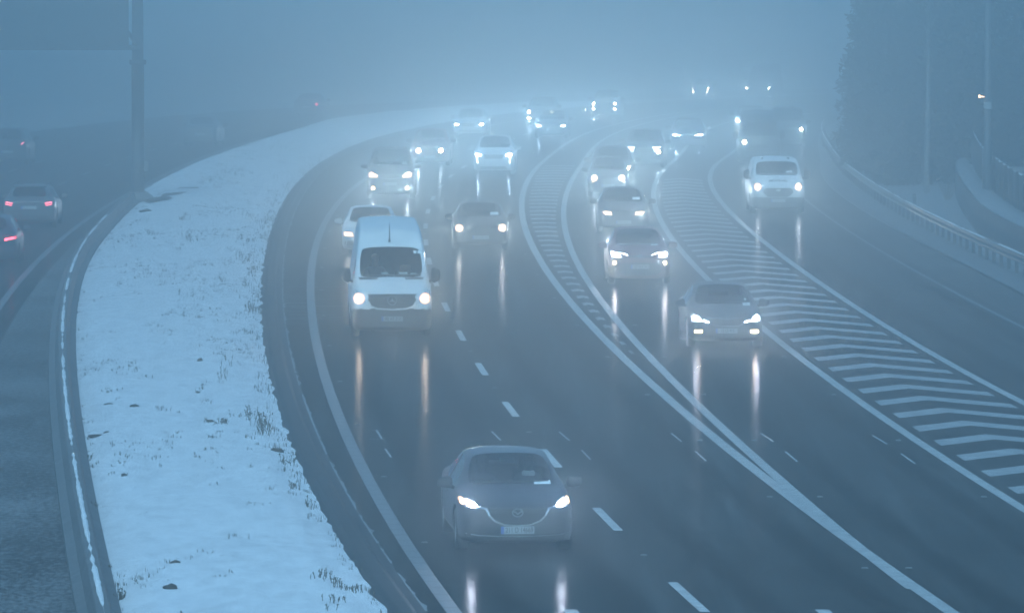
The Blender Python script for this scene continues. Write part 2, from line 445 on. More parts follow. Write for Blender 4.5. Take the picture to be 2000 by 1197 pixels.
# chevrons of the wide gore
def chevron(name, fl, fr, y, th, apex, lead_l, lead_r, gap):
    """one bar with its point towards the far side"""
    fy = lambda x_frac: y + (lead_l * min(1, x_frac / apex) if x_frac < apex else lead_l - lead_r * (x_frac - apex) / (1 - apex))
    v, f = [], []
    n = 12; fr_list = [i / n for i in range(n + 1)] + [apex]; fr_list = sorted(set(fr_list))
    for t in fr_list:
        for d in (0, th):
            yy = fy(t) + d
            l, r = fl(yy) + gap, fr(yy) - gap
            v.append((l + (r - l) * t, yy, gz(yy) + .004))
    for i in range(len(fr_list) - 1): f.append((2 * i, 2 * i + 2, 2 * i + 3, 2 * i + 1))
    return tag(mesh(name, v, f, M['chevron_paint']), kind='structure')
M['chevron_paint'] = paint_mat('chevron_paint', (.36, .375, .38), wear=.5)
for k in range(-6, 44):
    y = 103.5 + 3.40 * k
    if y < 268: chevron('chevron_marking', L_wgl, L_wgr, y - .9, 1.25, .42, 1.5, 2.3, .32)
y = G(1230, 692).y
while y < 268:
    chevron('chevron_marking', L_ngl, L_ngr, y, 1.15, .5, .35, .45, .28); y += 3.27
# pale sealed cuts of the traffic counting loops
def cut(a, b, w=.02):
    p, q = G(*a), G(*b); d = (q - p); n = Vector((-d.y, d.x, 0)).normalized() * w
    tag(mesh('loop_cut', [p - n + Vector((0, 0, .003)), p + n + Vector((0, 0, .003)), q + n + Vector((0, 0, .003)), q - n + Vector((0, 0, .003))], [(0, 1, 2, 3)], M['cut']), kind='structure')
M['cut'] = plain('cut_sealant', (.30, .32, .33), .4, var=.4, scale=6)
for a, b in (((735, 840), (746, 857)), ((752, 876), (764, 893)), ((960, 842), (978, 860)), ((1092, 843), (1112, 860)), ((1136, 879), (1153, 897)), ((1311, 846), (1331, 862)),
             ((1358, 881), (1379, 900)), ((1486, 846), (1510, 862)), ((1534, 882), (1557, 901)), ((1704, 850), (1732, 867)), ((1760, 886), (1787, 905)), ((722, 857), (752, 857)), ((727, 840), (744, 840))):
    cut(a, b)
# frost along the foot of the barrier and on the edge line
def ragged(name, fc, a, b, w, mat, thr, seed, dz=.012, step=.35):
    v, f = [], []
    Y = ys(a, b, step); last = None
    for y in Y:
        n = noise.noise(Vector((y * .35, seed, 0))) * .6 + noise.noise(Vector((y * 1.6, seed, 3))) * .5
        if n < thr: last = None; continue
        ww = w * (n - thr + .15); c = fc(y) + .05 * noise.noise(Vector((y * .9, seed, 9)))
        v += [(c - ww, y, gz(y) + dz), (c + ww, y, gz(y) + dz)]
        k = len(v) - 2
        if last is not None: f.append((last, last + 1, k + 1, k))
        last = k
    return tag(mesh(name, v, f, M[mat]), kind='stuff')
M['rime_thin'] = snow_mat('thin_rime', .55, (.05, .05, .05), 9, (.16, .17, .18))
M['rime'] = snow_mat('rime', .5, (.06, .06, .06), 9, (.24, .26, .27))
ragged('frost_line', shift(ref, .62), 84, 250, .12, 'rime', -.25, 1)
ragged('frost_line', shift(ref, .55), 84, 140, .05, 'rime', .0, 2)
for k in range(14):          # smears of frost drawn across the shoulder beside the van
    y = random.uniform(150, 168); p = ref(y)
    strip('frost_smear', lambda Y, a=p + random.uniform(.6, .9): a, lambda Y, a=p + random.uniform(1.2, 2.6): a, y, y + random.uniform(.06, .2), M['rime_thin'], .006, 1, 1.0, 'stuff')

# ------------------------------------------------------------------ the snowy central reserve
v, f = [], []
Y = ys(48, 460, .5); nx = 36
for y in Y:
    l = L_sl(y) if y > 232 else L_lb(y) + .22
    r = ref(y) + .05
    if r - l < .4: l = r - .4
    for k in range(nx + 1):
        t = k / nx; x = l + (r - l) * t
        e = min(1, t * 6) * min(1, (1 - t) * 6)
        z = .04 + .16 * e + .05 * noise.noise(Vector((x * .8, y * .35, 0))) * e + .035 * noise.noise(Vector((x * 3.1, y * 1.2, 5))) + .015 * noise.noise(Vector((x * 9, y * 4, 2)))
        x += (.10 * noise.noise(Vector((y * .6, 3, 1))) + .05 * noise.noise(Vector((y * 1.5, 1, 1)))) if k in (0, nx) else 0
        v.append((x, y, gz(y) + z))
for i in range(len(Y) - 1):
    for k in range(nx):
        q = i * (nx + 1) + k; f.append((q, q + 1, q + nx + 2, q + nx + 1))
tag(mesh('snowy_central_reserve', v, f, M['snow'], smooth=True), kind='structure')

# ------------------------------------------------------------------ concrete barriers
def profile(name, f, a, b, prof, mat, step=2.0, parent=None, label=None, cat=None, smooth=False):
    v, fc = [], []
    Y = ys(a, b, step); n = len(prof)
    for y in Y:
        s = (f(y + .5) - f(y - .5)); c = 1 / math.hypot(1, s)
        for (x, z) in prof: v.append((f(y) + x * c, y - x * s * c, gz(y) + z))
    for i in range(len(Y) - 1):
        for k in range(n - 1):
            q = i * n + k; fc.append((q, q + 1, q + n + 1, q + n))
    fc += [tuple(range(n))[::-1], tuple((len(Y) - 1) * n + k for k in range(n))]
    o = mesh(name, v, fc, mat, parent, smooth)
    return tag(o, label, cat)
JER = [(-.32, -.05), (-.31, .10), (-.17, .17), (-.10, BH - .02), (-.08, BH), (.08, BH), (.10, BH - .02), (.17, .17), (.31, .10), (.32, -.05)]
lbb = thing('concrete_barrier', 'low wet concrete barrier capped with a ribbon of snow, left of the snowy reserve', 'barrier')
profile('barrier_wall', L_lb, 45, 226, JER, M['concrete'], 1.5, lbb)
def snow_ribbon(fc, a, b, z, w, parent, seed, step=.4, thr=-.42, h=.05):
    v, f = [], []; last = None
    for y in ys(a, b, step):
        n = noise.noise(Vector((y * .22, seed, 0))) + .4 * noise.noise(Vector((y * 1.3, seed, 0)))
        q = min(1.15, max(.03, (n - thr) * 3 + .3 + .5 * noise.noise(Vector((y * .8, seed, 31)))))
        ww = q * w * (.75 + .35 * noise.noise(Vector((y * 1.7, seed, 5)))); ws = q * w * (.8 + .55 * noise.noise(Vector((y * 2.3, seed, 8))))
        c = fc(y); k = len(v); zz = gz(y) + z
        v += [(c - ww, y, zz - .005), (c - ww * .6, y, zz + h * q), (c + ws * .5, y, zz + h * q * .9), (c + ws, y, zz - .005)]
        if last is not None:
            for j in range(3): f.append((last + j, last + j + 1, k + j + 1, k + j))
        last = k
    return mesh('snow_cap', v, f, M['snow_cap'], parent, True)
snow_ribbon(shift(L_lb, -.0), 60, 205, BH + .004, .048, lbb, 4, thr=-.2, h=.02)
rbb = thing('concrete_kerb', 'dark wet concrete kerb between the snowy reserve and the main carriageway', 'kerb')
profile('kerb_body', shift(ref, .32), 45, 520, [(x, z * .14) for x, z in JER], M['asphalt_kerb'], 1.5, rbb)
# ------------------------------------------------------------------ vehicles
def paint(name, c, rough=.4, coat=.18, metal=0.0):
    """car paint under a film of road salt and grime, thickest low down"""
    m = plain(name, c, rough, metal, .35, coat, var=.10, scale=1.5)
    nt = m.node_tree; N, L = nt.nodes, nt.links; b = N['Principled BSDF']
    tc = N.new('ShaderNodeTexCoord'); sx = N.new('ShaderNodeSeparateXYZ'); L.new(tc.outputs['Object'], sx.inputs[0])
    n = noise_node(N, L, tc.outputs['Object'], 4.5, 7, .65)
    h = math_n(N, L, 'SUBTRACT', .95, sx.outputs['Z'])
    k = math_n(N, L, 'MULTIPLY', math_n(N, L, 'ADD', math_n(N, L, 'MULTIPLY', h, .9), math_n(N, L, 'MULTIPLY', math_n(N, L, 'SUBTRACT', n.outputs['Fac'], .5), 1.6)), .55, True)
    src = b.inputs['Base Color'].links[0].from_socket
    L.new(mixc(N, L, k, src, (.075, .072, .068)), b.inputs['Base Color'])
    L.new(mixc(N, L, k, (rough,) * 3, (.85,) * 3), b.inputs['Roughness'])
    return m
M['tyre'] = plain('tyre_rubber', (.018, .018, .019), .85, var=.3, scale=9)
M['rim'] = plain('wheel_alloy', (.22, .22, .23), .4, .8)
M['black_plastic'] = plain('black_plastic', (.030, .031, .033), .6, var=.25, scale=5)
M['grille'] = plain('grille_mesh', (.022, .023, .025), .5)
M['chrome'] = plain('chrome', (.62, .64, .66), .22, .9)
M['plate_white'] = plain('plate_white', (.34, .36, .37), .5)
M['plate_blue'] = plain('plate_blue', (.05, .14, .42), .5)
M['ink'] = plain('plate_ink', (.02, .02, .022), .6)
M['paper'] = plain('paper', (.70, .74, .74), .8)
M['lens'] = plain('lamp_housing', (.30, .31, .33), .2, .3, coat=.8)
M['interior'] = plain('interior', (.05, .052, .055), .8, var=.3)
M['skin'] = plain('skin', (.34, .20, .15), .6)
M['hair'] = plain('hair', (.03, .022, .018), .7)
M['hi_vis'] = plain('high_visibility_cloth', (.52, .60, .12), .8)
M['jacket'] = plain('dark_jacket', (.05, .055, .07), .85)
M['scarf'] = plain('pale_cloth', (.60, .60, .58), .85)
M['lamp'] = emit('headlamp_light', (1.0, .62, .27), 7)
M['lamp_far'] = emit('strong_headlamp_light', (1.0, .84, .62), 170)
M['halo_warm'] = emit('warm_painted_halo', (1.0, .42, .13), 1.3)  # emission colours for the halos painted around lit lenses
M['halo_cool'] = emit('cool_painted_halo', (.86, .84, 1.0), 1.6)
M['lamp_cool'] = emit('white_headlamp_light', (.94, .95, 1.0), 50)
M['drl'] = emit('daytime_lamp_light', (.86, .94, 1.0), 9)
M['fog_lamp'] = emit('fog_lamp_light', (1.0, .56, .22), 6)
M['tail'] = emit('tail_lamp_light', (1.0, .02, .05), 2.4)
M['brake'] = emit('brake_lamp_light', (1.0, .025, .05), 5)
def glass_mat(name, tint, refl=.5):
    m, nt, N, L, b = mat_new(name); N.remove(b)
    t = N.new('ShaderNodeBsdfTransparent'); t.inputs['Color'].default_value = (*tint, 1)
    g = N.new('ShaderNodeBsdfGlossy'); g.inputs['Roughness'].default_value = .06; g.inputs['Color'].default_value = (.9, .95, 1, 1)
    f = N.new('ShaderNodeFresnel'); f.inputs['IOR'].default_value = 1.5
    k = math_n(N, L, 'MULTIPLY', f.outputs[0], refl)
    mx = N.new('ShaderNodeMixShader'); L.new(k, mx.inputs[0]); L.new(t.outputs[0], mx.inputs[1]); L.new(g.outputs[0], mx.inputs[2])
    L.new(mx.outputs[0], N['Material Output'].inputs['Surface'])
    return m
M['glass'] = glass_mat('car_glass', (.60, .68, .68), .9)

# rows: y, z of the underside, half width, z of the belt, half width of the top, z of the top, crown
BODY = {
 'saloon': dict(rows=[(0, .27, .66, .60, .52, .70, .01), (.04, .20, .76, .64, .58, .735, .02), (.18, .17, .86, .70, .66, .79, .03), (.55, .17, .905, .79, .72, .865, .03), (1.0, .17, .92, .85, .76, .925, .035),
   (1.38, .17, .92, .90, .775, .965, .02), (1.78, .17, .92, .93, .715, 1.20, .025), (2.15, .17, .92, .95, .65, 1.385, .03), (2.68, .17, .92, .96, .64, 1.425, .03), (2.78, .17, .92, .96, .64, 1.425, .03),
   (3.4, .17, .92, .97, .62, 1.40, .03), (4.2, .18, .91, 1.0, .70, 1.09, .03), (4.7, .22, .86, .99, .68, 1.04, .02), (4.86, .30, .75, .93, .6, .98, .01)],
   cowl=5, mid=6, head=7, b=(8, 9), rear=10, deck=11, axles=(.93, 3.75), wr=.335),
 'hatch': dict(rows=[(0, .27, .66, .60, .52, .70, .01), (.04, .20, .76, .65, .58, .745, .02), (.18, .17, .86, .72, .66, .81, .03), (.5, .17, .90, .81, .72, .89, .03), (.85, .17, .91, .87, .76, .955, .035),
   (1.15, .17, .915, .92, .775, 1.0, .02), (1.55, .17, .915, .95, .715, 1.25, .025), (1.92, .17, .915, .97, .65, 1.41, .03), (2.38, .17, .915, .98, .64, 1.45, .03), (2.48, .17, .915, .98, .64, 1.45, .03),
   (3.45, .18, .91, 1.0, .60, 1.40, .03), (4.0, .2, .88, 1.02, .66, 1.06, .03), (4.2, .26, .84, .90, .66, .96, .02), (4.28, .34, .76, .86, .6, .90, .01)],
   cowl=5, mid=6, head=7, b=(8, 9), rear=10, deck=11, axles=(.86, 3.46), wr=.32),
 'estate': dict(rows=[(0, .27, .66, .60, .52, .70, .01), (.04, .20, .76, .64, .58, .735, .02), (.18, .17, .86, .70, .66, .79, .03), (.55, .17, .905, .79, .72, .865, .03), (1.0, .17, .92, .85, .76, .925, .035),
   (1.38, .17, .92, .90, .775, .965, .02), (1.78, .17, .92, .93, .715, 1.20, .025), (2.15, .17, .92, .95, .65, 1.395, .03), (2.68, .17, .92, .96, .64, 1.44, .03), (2.78, .17, .92, .96, .64, 1.44, .03),
   (4.1, .18, .91, 1.0, .60, 1.41, .03), (4.5, .2, .90, 1.0, .70, 1.06, .03), (4.68, .24, .87, .92, .70, .98, .02), (4.76, .32, .80, .86, .64, .92, .01)],
   cowl=5, mid=6, head=7, b=(8, 9), rear=10, deck=11, axles=(.93, 3.78), wr=.335),
 'suv': dict(rows=[(0, .32, .70, .74, .56, .86, .01), (.04, .25, .80, .78, .62, .91, .02), (.16, .21, .88, .85, .70, .98, .03), (.5, .21, .915, .93, .75, 1.05, .03), (.9, .21, .925, .98, .78, 1.10, .035),
   (1.2, .21, .93, 1.03, .79, 1.14, .02), (1.58, .21, .93, 1.06, .735, 1.40, .025), (1.92, .21, .93, 1.08, .68, 1.58, .03), (2.4, .21, .93, 1.09, .67, 1.63, .03), (2.5, .21, .93, 1.09, .67, 1.63, .03),
   (3.7, .22, .92, 1.1, .64, 1.60, .03), (4.2, .24, .90, 1.12, .72, 1.18, .03), (4.4, .28, .87, 1.02, .72, 1.08, .02), (4.48, .38, .80, .96, .66, 1.02, .01)],
   cowl=5, mid=6, head=7, b=(8, 9), rear=10, deck=11, axles=(.9, 3.6), wr=.36),
 'people_carrier': dict(rows=[(0, .32, .72, .78, .58, .93, .01), (.05, .25, .82, .82, .64, .98, .02), (.18, .21, .90, .90, .72, 1.05, .03), (.45, .21, .93, .99, .78, 1.13, .03), (.75, .21, .945, 1.05, .81, 1.20, .03),
   (1.0, .21, .95, 1.10, .82, 1.26, .02), (1.4, .21, .95, 1.13, .78, 1.57, .025), (1.75, .21, .95, 1.15, .73, 1.80, .03), (2.3, .21, .95, 1.16, .72, 1.86, .03), (2.4, .21, .95, 1.16, .72, 1.86, .03),
   (4.4, .22, .94, 1.16, .71, 1.84, .03), (4.62, .24, .93, 1.16, .76, 1.22, .03), (4.74, .3, .91, 1.0, .76, 1.1, .02), (4.8, .4, .86, .95, .7, 1.04, .01)],
   cowl=5, mid=6, head=7, b=(8, 9), rear=10, deck=11, axles=(.95, 3.9), wr=.34),
 'panel_van': dict(rows=[(0, .32, .76, .80, .60, .95, .01), (.05, .25, .86, .86, .66, 1.02, .02), (.18, .21, .94, .95, .76, 1.12, .03), (.5, .21, .97, 1.08, .82, 1.24, .03), (.75, .21, .985, 1.16, .85, 1.32, .03),
   (.98, .21, .99, 1.22, .865, 1.385, .02), (1.36, .21, .995, 1.27, .84, 1.63, .025), (1.68, .21, .995, 1.29, .81, 1.85, .03), (1.9, .21, .995, 1.30, .80, 1.94, .03), (2.35, .21, .995, 1.30, .80, 1.97, .03),
   (4.8, .22, .99, 1.3, .79, 1.96, .03), (4.92, .24, .98, 1.3, .78, 1.92, .03), (4.98, .3, .95, 1.25, .76, 1.86, .02), (5.0, .4, .9, 1.2, .7, 1.8, .01)],
   cowl=5, mid=6, head=7, b=None, rear=None, deck=None, axles=(.98, 3.9), wr=.34),
 'high_van': dict(rows=[(0, .32, .80, .80, .62, .97, .01), (.05, .25, .89, .86, .68, 1.05, .02), (.18, .21, .955, .95, .76, 1.12, .03), (.55, .21, .985, 1.12, .83, 1.28, .03), (.8, .21, .99, 1.21, .85, 1.37, .03),
   (1.02, .21, .995, 1.28, .87, 1.44, .02), (1.40, .21, 1.0, 1.33, .845, 1.79, .025), (1.74, .21, 1.0, 1.36, .82, 2.13, .03), (1.98, .21, 1.0, 1.40, .80, 2.44, .04), (2.3, .21, 1.0, 1.40, .775, 2.66, .04),
   (5.6, .22, .995, 1.4, .77, 2.72, .04), (5.84, .24, .99, 1.4, .77, 2.70, .03), (5.9, .3, .97, 1.35, .75, 2.64, .02), (5.93, .4, .92, 1.3, .7, 2.56, .01)],
   cowl=5, mid=6, head=7, b=None, rear=None, deck=None, axles=(1.02, 4.7), wr=.345),
}
def section(r, cabin):
    y, zb, w, zl, wt, zt, c = r
    return [(0, zb), (.90 * w, zb), (.985 * w, zb + .06), (w, zb + (zl - zb) * .52), (.985 * w, zl - .09), (.945 * w, zl), (wt, zt - (.05 if cabin else .03)), (wt - .085, zt), ((wt - .085) * .55, zt + c * .75), (0, zt + c)]

def body_parts(B, W, L, Hh, detail):
    """lofts the body, cuts the wheel openings and returns its pieces by material: 0 paint, 1 windscreen, 2 side glass, 3 rear glass, 4 arch lining, 5 pillar"""
    rows = B['rows']; n = 10; ring = 18
    v, f, mi = [], [], []
    for i, r in enumerate(rows):
        s = section(r, B['cowl'] <= i <= (B['deck'] or 99))
        R_ = [(x, r[0], z) for x, z in s]; L_ = [(-x, r[0], z) for x, z in s[1:-1]][::-1]
        v += R_ + L_
    for i in range(len(rows) - 1):
        for k in range(ring):
            a, b = i * ring + k, i * ring + (k + 1) % ring
            f.append((a, a + ring, b + ring, b))
            kk = k if k < 9 else 17 - k              # column pair kk..kk+1
            m = 0
            if B['cowl'] <= i < B['head'] and kk in (7, 8): m = 1
            elif kk == 5:
                if B['b']:
                    if B['mid'] <= i < B['rear']: m = 5 if i == B['b'][0] else 2
                elif B['mid'] <= i < B['head']: m = 2
            elif B['rear'] and B['rear'] <= i < B['deck'] and kk in (7, 8): m = 3
            mi.append(m)
    def cap(base, flip):
        Rr = [base + k for k in range(10)]; Ll = [base] + [base + 18 - k for k in range(1, 9)] + [base + 9]
        for k in range(9):
            q = [Rr[k], Rr[k + 1], Ll[k + 1], Ll[k]]
            q = list(dict.fromkeys(q))
            f.append(tuple(q[::-1] if flip else q)); mi.append(0)
    cap(0, False); cap((len(rows) - 1) * ring, True)
    o = mesh('body', v, f, [M['black_plastic']] * 6, mi=mi)
    bm = bmesh.new(); bm.from_mesh(o.data); bmesh.ops.recalc_face_normals(bm, faces=bm.faces)
    cl = bm.edges.layers.float.new('crease_edge')
    for e in bm.edges:      # keep the glass openings and the lower edge taut
        ms = {fc.material_index for fc in e.link_faces}
        if len(ms) > 1: e[cl] = .55
    bm.to_mesh(o.data); bm.free()
    sub = o.modifiers.new('s', 'SUBSURF'); sub.levels = sub.render_levels = 2 if detail else 1; sub.subdivision_type = 'CATMULL_CLARK'
    me = bpy.data.meshes.new_from_object(o.evaluated_get(bpy.context.evaluated_depsgraph_get()))
    o.modifiers.clear(); o.data = me
    co = np.array([p.co for p in me.vertices]); lo, hi = co.min(0), co.max(0)
    sx, sy, sz = W / (hi[0] - lo[0]), L / (hi[1] - lo[1]), (Hh - .17) / (hi[2] - lo[2])
    for p in me.vertices: p.co = (p.co.x * sx, (p.co.y - lo[1]) * sy, .17 + (p.co.z - lo[2]) * sz)
    ay = [a * sy for a in B['axles']]
    if detail:
        mb = MB()
        for a in ay:
            for s in (-1, 1):
                cyl = [( s * .5 * W + s * t, 0) for t in (-.27, .1)]
                b0 = len(mb.v); k = 26
                for (x, _) in cyl:
                    for j in range(k): mb.v.append((x, a + (B['wr'] + .055) * math.cos(2 * math.pi * j / k), B['wr'] + (B['wr'] + .055) * math.sin(2 * math.pi * j / k)))
                for j in range(k): mb.f.append((b0 + j, b0 + (j + 1) % k, b0 + k + (j + 1) % k, b0 + k + j))
                mb.f.append(tuple(b0 + j for j in range(k))); mb.f.append(tuple(b0 + k + j for j in range(k)))
        ct = mesh('cutter', mb.v, mb.f, [M['black_plastic']] * 6, mi=[4] * len(mb.f))
        bm = bmesh.new(); bm.from_mesh(ct.data); bmesh.ops.recalc_face_normals(bm, faces=bm.faces); bm.to_mesh(ct.data); bm.free()
        bo = o.modifiers.new('b', 'BOOLEAN'); bo.operation = 'DIFFERENCE'; bo.object = ct; bo.solver = 'EXACT'
        try: bo.material_mode = 'INDEX'
        except Exception: pass
        me = bpy.data.meshes.new_from_object(o.evaluated_get(bpy.context.evaluated_depsgraph_get()))
        o.modifiers.clear(); o.data = me; bpy.data.objects.remove(ct)
    bvh = BVHTree.FromPolygons([p.co.copy() for p in me.vertices], [tuple(p.vertices) for p in me.polygons])
    out = {}
    for p in me.polygons: out.setdefault(min(p.material_index, 5), []).append(tuple(p.vertices))
    vs_ = [p.co.copy() for p in me.vertices]
    bpy.data.objects.remove(o)
    parts = {}
    for k, fs in out.items():
        used = sorted({i for q in fs for i in q}); mp = {i: j for j, i in enumerate(used)}
        parts[k] = ([vs_[i] for i in used], [tuple(mp[i] for i in q) for q in fs])
    return parts, bvh, ay

def sym(o): return [(-x, z) for x, z in o][::-1]
def ell(cx, cz, rx, rz, n=20): return [(cx + rx * math.cos(2 * math.pi * k / n), cz + rz * math.sin(2 * math.pi * k / n)) for k in range(n)]
def rect(cx, cz, w, h): return [(cx - w / 2, cz - h / 2), (cx + w / 2, cz - h / 2), (cx + w / 2, cz + h / 2), (cx - w / 2, cz + h / 2)]
def band(line, w):
    """outline of a bar of width w (or a list of widths) drawn along a polyline"""
    P = [Vector((x, z)) for x, z in line]; a, b = [], []
    for i, p in enumerate(P):
        t = (P[min(i + 1, len(P) - 1)] - P[max(i - 1, 0)]).normalized(); nn = Vector((-t.y, t.x)) * ((w[i] if isinstance(w, (list, tuple)) else w) / 2)
        a.append(tuple(p + nn)); b.append(tuple(p - nn))
    return a + b[::-1]

def panel(name, outl, bvh, mat, parent, off=.006, depth=.03, rear=False, flat=False, grid=.07, L=0.0):
    """a piece whose outline is known from the front (or rear), laid on the body's own surface and given thickness"""
    P = [Vector(p) for p in outl]
    den = []
    for i, p in enumerate(P):
        q = P[(i + 1) % len(P)]; m = max(1, int((q - p).length / grid))
        den += [p.lerp(q, k / m) for k in range(m)]
    nb = len(den); xs = [p.x for p in den]; zs = [p.y for p in den]
    extra = []
    if not flat:
        x = min(xs) + grid / 2
        while x < max(xs):
            z = min(zs) + grid / 2
            while z < max(zs): extra.append(Vector((x, z))); z += grid
            x += grid
    vo, _, fo, ov, _, _ = delaunay_2d_cdt(den + extra, [(i, (i + 1) % nb) for i in range(nb)], [], 1, 1e-5)
    d = -1 if rear else 1; y0 = 20 if rear else -5
    pos, last = [], None
    hits = []
    for p in vo:
        h = bvh.ray_cast(Vector((p.x, y0, p.y)), Vector((0, d, 0)))
        hits.append(h[0].y if h[0] is not None and abs(h[0].y - (L if rear else 0)) < 2.6 else None)
    good = [h for h in hits if h is not None] or [L if rear else 0.0]
    if flat:
        e = max(good) if rear else min(good); hits = [e] * len(vo)
    for p, h in zip(vo, hits):
        if h is None: h = max(good) if not rear else min(good)
        pos.append(Vector((p.x, h - d * off, p.y)))
    n = len(pos); v = list(pos); f = []
    for q in fo: f.append(tuple(q) if not rear else tuple(q)[::-1])
    cnt = {}
    for q in f:
        for i in range(len(q)):
            e = (q[i], q[(i + 1) % len(q)]); cnt[e] = cnt.get(e, 0) + 1
    rim = [e for e in cnt if (e[1], e[0]) not in cnt]
    mp = {}
    for e in rim:
        for i in e:
            if i not in mp: mp[i] = len(v); v.append(pos[i] + Vector((0, d * depth, 0)))
    for a, b in rim: f.append((b, a, mp[a], mp[b]))
    return mesh(name, v, f, M[mat] if isinstance(mat, str) else mat, parent, smooth=False)

def letters(name, text, size, mat, parent, loc, rot=(math.pi / 2, 0, 0), ext=.002, squeeze=1.0):
    c = bpy.data.curves.new(name, 'FONT'); c.body = text; c.size = size; c.align_x = 'CENTER'; c.align_y = 'CENTER'; c.extrude = ext; c.offset = size * .012
    t = bpy.data.objects.new(name, c); col.objects.link(t)
    me = bpy.data.meshes.new_from_object(t.evaluated_get(bpy.context.evaluated_depsgraph_get()))
    bpy.data.objects.remove(t)
    me.materials.clear(); me.materials.append(M[mat])
    o = bpy.data.objects.new(name, me); col.objects.link(o); o.parent = parent
    o.location = loc; o.rotation_euler = rot; o.scale = (squeeze, 1, 1)
    o.matrix_basis = Matrix.Translation(loc) @ (Matrix.Rotation(rot[2], 4, 'Z') @ Matrix.Rotation(rot[0], 4, 'X')) @ Matrix.Diagonal((squeeze, 1, 1, 1))
    return o

def join(base, others):
    """merge meshes into one part (for writing and patterns that belong to it)"""
    bm = bmesh.new(); mats = []
    for o in [base] + others:
        o_m = o.matrix_basis if o is not base else Matrix()
        me = o.data.copy(); me.transform(o_m); off = []
        for m in o.data.materials:
            if m not in mats: mats.append(m)
            off.append(mats.index(m))
        for p in me.polygons: p.material_index = off[p.material_index] if off else 0
        bm.from_mesh(me); bpy.data.meshes.remove(me)
    base.data.materials.clear()
    for m in mats: base.data.materials.append(m)
    bm.to_mesh(base.data); bm.free()
    for o in others: bpy.data.objects.remove(o)
    return base

def number_plate(bvh, root, z, text, L, rear=False, x=0.0, w=.52, h=.115):
    p = panel('number_plate', rect(x, z, w, h), bvh, 'plate_white', root, .016, .03, rear, True, L=L)
    y = min(q.co.y for q in p.data.vertices) if not rear else max(q.co.y for q in p.data.vertices)
    s = 1 if rear else -1
    mb = MB(); mb.box((x - w * .455 if not rear else x + w * .455, y + s * .003, z), (w * .085, .004, h))
    more = [mb.build('country_band', M['plate_blue'])]
    if text: more.append(letters('characters', text, h * .98, 'ink', None, (x + (w * .05 if not rear else -w * .05), y + s * .004, z), (math.pi / 2, 0, math.pi if rear else 0), squeeze=.72))
    return join(p, more)

WHEELS = {}
def wheel(root, x, y, r, side):
    key = (round(r, 3), side)
    if key not in WHEELS:
        mb = MB(); w = .20
        mb.lathe([(-w / 2, r * .66), (-w / 2, r * .90), (-w / 2 + .03, r * .985), (-w / 2 + .06, r), (w / 2 - .06, r), (w / 2 - .03, r * .985), (w / 2, r * .90), (w / 2, r * .66), (0, r * .60), (-w / 2, r * .66)], 32)
        t = mb.build('wheel', M['tyre'], None, True)
        rb = MB(); e = side * (w / 2 - .012)
        rb.lathe([(e - side * .02, r * .67), (e, r * .66), (e, r * .60), (e - side * .05, r * .57)], 32)
        for k in range(5):
            a = 2 * math.pi * k / 5
            for da in (-.13, .13):
                c = Vector((0, math.cos(a), math.sin(a))); d = Vector((0, math.cos(a + da), math.sin(a + da)))
                p0 = Vector((e, 0, 0)) + c * r * .08; p1 = Vector((e - side * .01, 0, 0)) + d * r * .62; n2 = Vector((0, -d.z, d.y)) * .014
                rb.add([p0 - n2, p0 + n2, p1 + n2, p1 - n2, p0 - n2 - Vector((side * .03, 0, 0)), p0 + n2 - Vector((side * .03, 0, 0)), p1 + n2 - Vector((side * .03, 0, 0)), p1 - n2 - Vector((side * .03, 0, 0))],
                       [(0, 1, 2, 3), (0, 4, 5, 1), (3, 2, 6, 7), (0, 3, 7, 4), (1, 5, 6, 2)])
        rb.lathe([(e + side * .005, .0001), (e + side * .005, r * .14), (e - side * .03, r * .16)], 20)
        q = rb.build('rim', M['rim'], None)
        WHEELS[key] = (t, q)
        q.parent = t; t.parent = root; t.location = (x, y, r); return t
    t0, q0 = WHEELS[key]
    t = t0.copy(); q = q0.copy(); col.objects.link(t); col.objects.link(q); q.parent = t; t.parent = root; t.location = (x, y, r)
    return t

def wing_mirror(root, x, y, z, mat, big=False):
    s = 1 if x > 0 else -1
    w, d, h = (.115, .085, .175) if big else (.125, .085, .085)
    v, f = [], []; n, m = 14, 8
    for i in range(m + 1):
        t = math.pi * i / m - math.pi / 2
        for k in range(n):
            a = 2 * math.pi * k / n
            sg = lambda q, e: math.copysign(abs(q) ** e, q)
            v.append((w * sg(math.cos(t), .55) * sg(math.cos(a), .6), d * sg(math.cos(t), .55) * sg(math.sin(a), .6) - .02 * math.cos(a) * s, h * sg(math.sin(t), .6) * (1 - .12 * s * math.cos(a))))
    for i in range(m):
        for k in range(n): f.append((i * n + k, i * n + (k + 1) % n, (i + 1) * n + (k + 1) % n, (i + 1) * n + k))
    o = mesh('wing_mirror', v, f, M[mat], root, True); o.location = (x, y, z)
    mb = MB(); mb.tube([(-s * .09, .01, -h * .7), (-s * .17, .03, -h * .9 - .02)], [.035, .03], 8); mb.build('mirror_stalk', M['black_plastic'], o)
    return o

def beam(parent, loc, power, colr, size=84, down=2.0, y_dir=-1):
    l = bpy.data.lights.new('beam', 'SPOT'); l.energy = power; l.color = colr; l.spot_size = R(size); l.spot_blend = 1.0; l.shadow_soft_size = .05
    o = bpy.data.objects.new('beam', l); col.objects.link(o); o.parent = parent; o.location = loc
    o.rotation_euler = (-R(90 - down) if y_dir < 0 else R(90 - down), 0, 0)
    return o

